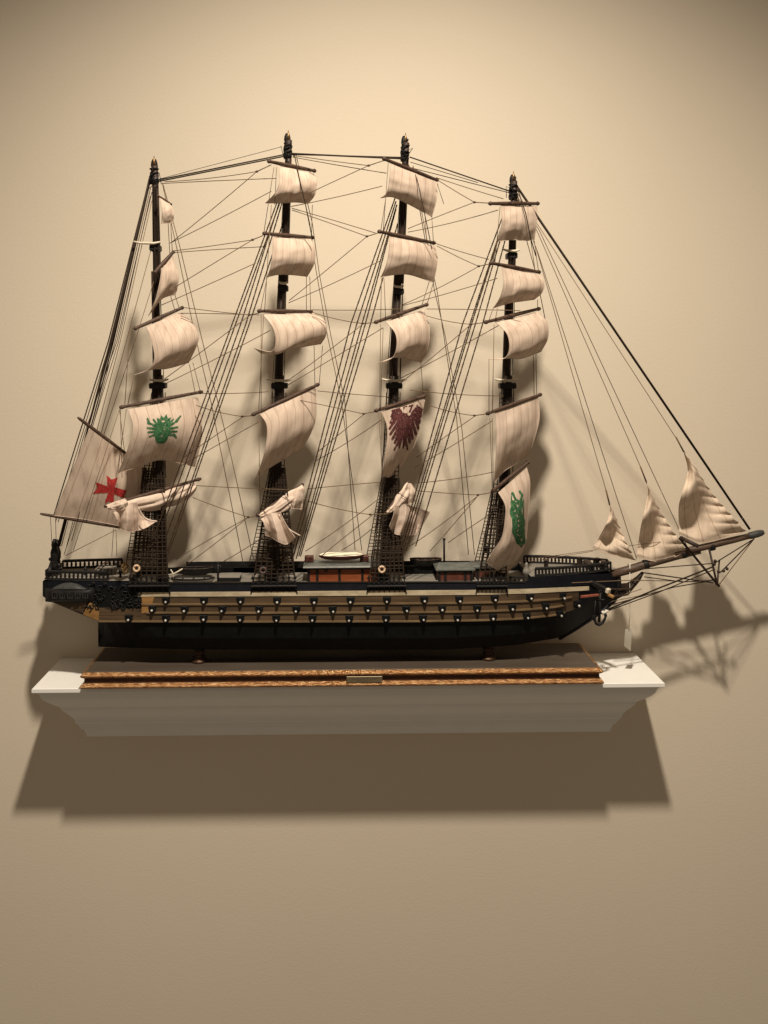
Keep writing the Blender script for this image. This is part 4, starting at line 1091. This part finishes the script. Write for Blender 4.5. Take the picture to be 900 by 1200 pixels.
mb = MB(); mb.box(((x0+x1)/2, .007, zt2+.0006), (x1-x0+.008, .024, .003), bev=.0005); link('roof', mb, M['roof'], h3)
# hatch, chock block that doubles as boat shadow, posts
mb = MB(); mb.box((X(269, -10), -.006, ZD+.0034), (.024, .020, .0068), bev=.0005); ht = link('hatch', mb, M['black'], ship)
mb = MB(); mb.box((X(269, -10), -.006, ZD+.0072), (.025, .021, .001), bev=.0003); link('hatch_cover', mb, M['deck'], ht)
mb = MB(); mb.box((X(495, 24), .024, ZD+.0045), (.046, .010, .009), bev=.0006); link('boat_shade_chock', mb, M['hull'], ship)  # long black chock, its solid bulk stands in for shadow under the boat
for px, py0, py1, y in ((255.5, 659.5, 684, -20), (520.5, 632, 660, 6), (258, 664, 668, 10)):
    mb = MB(); a, b = P(px, py1, y), P(px, py0, y); mb.tube([a, b], .0012, 8); mb.ball(b, .0018, 8); link('post', mb, M['black'], ship, smooth=True)
def boat(px, length, y, zb, name, hullm, rimm, cover=None, h=6.5, w=11):
    cx = X(px, y); n = 16; L = length*MM
    mb = MB(); secs = []
    K = 7
    for i in range(n+1):
        t = i/n*2-1; f = (1-abs(t)**3.0)**.7; x = cx+t*L/2
        sheer = h*MM*(1+.10*t*t)
        row = []
        for k in range(K):
            a = math.pi*k/(K-1); yy = -math.cos(a)*w/2*MM*max(f, .04); zz = sheer*(1-math.sin(a)**.7*(.25+.75*f))
            row.append(Vector((x, y*MM+yy, zb+zz)))
        secs.append(row)
    vs = [v for r_ in secs for v in r_]
    mb.add(vs, [[i*K+k, (i+1)*K+k, (i+1)*K+k+1, i*K+k+1] for i in range(n) for k in range(K-1)])
    bo = link(name, mb, M[hullm], ship, smooth=True)
    mb = MB()
    mb.tube([r_[0]+Vector((0, 0, .0002)) for r_ in secs], .0006, 6); mb.tube([r_[-1]+Vector((0, 0, .0002)) for r_ in secs], .0006, 6)
    link('gunwale', mb, M[rimm], bo, smooth=True)
    mb = MB()
    if cover:
        vs = []
        for r_ in secs:
            a, b = r_[0], r_[-1]
            for k in range(7):
                t = k/6; q = a.lerp(b, t); q.z += .0006+.0034*math.sin(math.pi*t)*min(1, (b-a).length/(w*MM)*1.2); vs.append(q)
        mb.add(vs, [[i*7+k, (i+1)*7+k, (i+1)*7+k+1, i*7+k+1] for i in range(n) for k in range(6)])
        link('cover', mb, M[cover], bo, smooth=True)
    else:
        for i in (4, 8, 12):
            r_ = secs[i]; a, b = r_[0], r_[-1]; mb.box((a+b)/2-Vector((0, 0, .0012)), (.0018, (b-a).length*.95, .0006))
        link('thwart', mb, M[rimm], bo)
    return bo
boat(400, 52, -3, P(400, 657.5, -6).z+.0006, 'lifeboat', 'darkred', 'darkred', 'canvas_cover', 5.0, 14)
boat(499, 38, 20, ZD+.0085, 'lifeboat', 'black', 'yard', None, 9.0, 13)
boat(226, 50, -20, ZD+.0003, 'lifeboat', 'deck', 'black', None, 7.5, 12)
boat(228, 44, 14, ZD+.002, 'lifeboat', 'black', 'mast', None, 9, 12)
mb = MB(); mb.tube([P(196, 674, -26), P(204, 672.5, -26), P(214, 666.5, -26)], [.0007, .0009, .0007], 6); mb.tube([P(200, 667.5, -24), P(203, 672, -26), P(203, 679, -26)], .0007, 6)
link('davit', mb, M['bone'], ship, smooth=True)
# poop clutter: wheel, skylight, ladder, bitts
mb = MB(); mb.box((X(124, 0), 0, ZP+.0036), (.022, .014, .0072), bev=.0008); sk = link('skylight', mb, M['deck'], ship)
mb = MB()
for k in range(5): mb.box((X(124, 0)-.009+.0045*k, -.0072, ZP+.0036), (.0008, .0008, .0066))
link('frame', mb, M['black'], sk)
mb = MB(); c = Vector((X(146, -8), -.008, ZP+.008)); mb.torus(c, .0052, .0007, (1, -.6, 0), 20, 6)
for k in range(4):
    a = k*math.pi/4; d = Vector((.45*math.cos(a), .75*math.cos(a), math.sin(a))).normalized()*.0075; mb.tube([c-d, c+d], .0005, 5)
link('steering_wheel', mb, M['brass'], ship, smooth=True)
mb = MB()
for dx in (0, 4.5):
    mb.tube([P(108+dx, 672, -20), P(124+dx, 658, -8)], .0006, 5)
for k in range(6):
    t = k/5.; a = P(108, 672, -20).lerp(P(124, 658, -8), t); b = P(112.5, 672, -20).lerp(P(128.5, 658, -8), t); mb.tube([a, b], .0005, 5)
link('ladder', mb, M['yard'], ship)
for px, y in ((100, -6), (136, 10), (141, -18), (114, 8)):
    mb = MB(); c = Vector((X(px, y), y*MM, ZP)); mb.lathe(c, [(.0016, 0), (.0012, .003), (.0022, .005), (.002, .0075), (.0008, .0095)], n=8); link('bitt', mb, M['black'], ship, smooth=True)
# forecastle clutter: windlass, bitts, bell frame
mb = MB(); c = Vector((X(690, 0), 0, ZF+.005)); mb.lathe(c-Vector((0, .012, 0)), [(.0035, 0), (.0028, .004), (.0044, .008), (.0044, .016), (.0028, .020), (.0035, .024)], axis=(0, 1, 0), n=12)
mb.box(c-Vector((0, .013, .002)), (.004, .002, .008)); mb.box(c+Vector((0, .013, -.002)), (.004, .002, .008)); link('windlass', mb, M['mast'], ship, smooth=False)
for px, y in ((707, -6), (700, 6), (679, 12), (640, 0)):
    mb = MB(); c = Vector((X(px, y), y*MM, ZF)); mb.box(c+Vector((0, 0, .005)), (.0045, .0045, .010), bev=.0008); mb.box(c+Vector((0, 0, .0102)), (.006, .006, .0016), bev=.0004); link('bitt', mb, M['mast'], ship)
mb = MB(); c = Vector((X(617, -14), -.014, ZD)); mb.lathe(c, [(.0042, 0), (.0042, .008), (.0050, .009), (.0036, .013), (.0016, .0165), (.0022, .018), (.0008, .021)], n=12); link('capstan', mb, M['deck'], ship, smooth=True)
mb = MB()
for i in range(4):
    c = Vector((X(598+i*5, -26), -.027, ZD)); mb.lathe(c, [(.0011, 0), (.0008, .003), (.0015, .005), (.0007, .0075)], n=7)
mb.tube([Vector((X(596, -26), -.027, ZD+.0075)), Vector((X(615, -26), -.027, ZD+.0075))], .0009, 6); link('pin_rail', mb, M['black'], ship)

# ---------------------------------------------------------------- paper tag on a string hanging from the bowsprit
tg = empty('hanging_tag', P(738, 745, -5.5), 'narrow pale paper tag dangling on a white thread from the bowsprit', 'tag')
mb = MB(); mb.tube([P(738.2, 660, -5.4), P(738, 690, -6), P(738.2, 715, -6), P(737, 738, -6)], .00042, 5); mb.torus(P(738.2, 666.5, 0), .0056, .0004, (1, 0, .25), 18, 5)
link('string', mb, M['rope_white'], tg, smooth=True)
mb = MB(); vs = []
for j in range(7):
    t = j/6
    for u in (0, .5, 1):
        vs.append(P(732.8-1.6*t+(7.9)*u, 737+20*t+6*t*u, -6-1.5*math.sin(math.pi*t)+u*2.5))
mb.add(vs, [[j*3+i, (j+1)*3+i, (j+1)*3+i+1, j*3+i+1] for j in range(6) for i in range(2)]); link('paper', mb, M['paper'], tg, smooth=True)

# ------------------------------------------------------------------ light
LX, LY, LZ = .062, -.692, .905
l = bpy.data.lights.new('ceiling_spot', 'SPOT'); l.energy = 101; l.color = (1.0, .903, .768); l.shadow_soft_size = .032
l.spot_size = math.radians(116); l.spot_blend = 1.0
lo = bpy.data.objects.new('ceiling_spot', l); C.objects.link(lo); lo.location = (LX, LY, LZ)
tgt = Vector((0, WALL, -2.5)); lo.rotation_euler = (tgt-Vector((LX, LY, LZ))).to_track_quat('-Z', 'Y').to_euler()
w_ = bpy.data.worlds.new('World'); bpy.context.scene.world = w_; w_.use_nodes = True
bg = w_.node_tree.nodes['Background']; bg.inputs[0].default_value = (1.0, .81, .60, 1); bg.inputs[1].default_value = .165

# ------------------------------------------------------------------ camera
cam = bpy.data.cameras.new('camera'); cam.sensor_fit = 'AUTO'; cam.sensor_width = 36; cam.lens = 36*F/1200
cam.shift_x = (450-CX)/1200; cam.shift_y = -(600-CY)/1200; cam.clip_start = .01; cam.clip_end = 50
co = bpy.data.objects.new('camera', cam); C.objects.link(co); co.location = (0, -D, 0); co.rotation_euler = (math.pi/2, ROLL, 0)
sc = bpy.context.scene; sc.camera = co
sc.view_settings.view_transform = 'Standard'; sc.view_settings.look = 'None'; sc.view_settings.exposure = 0
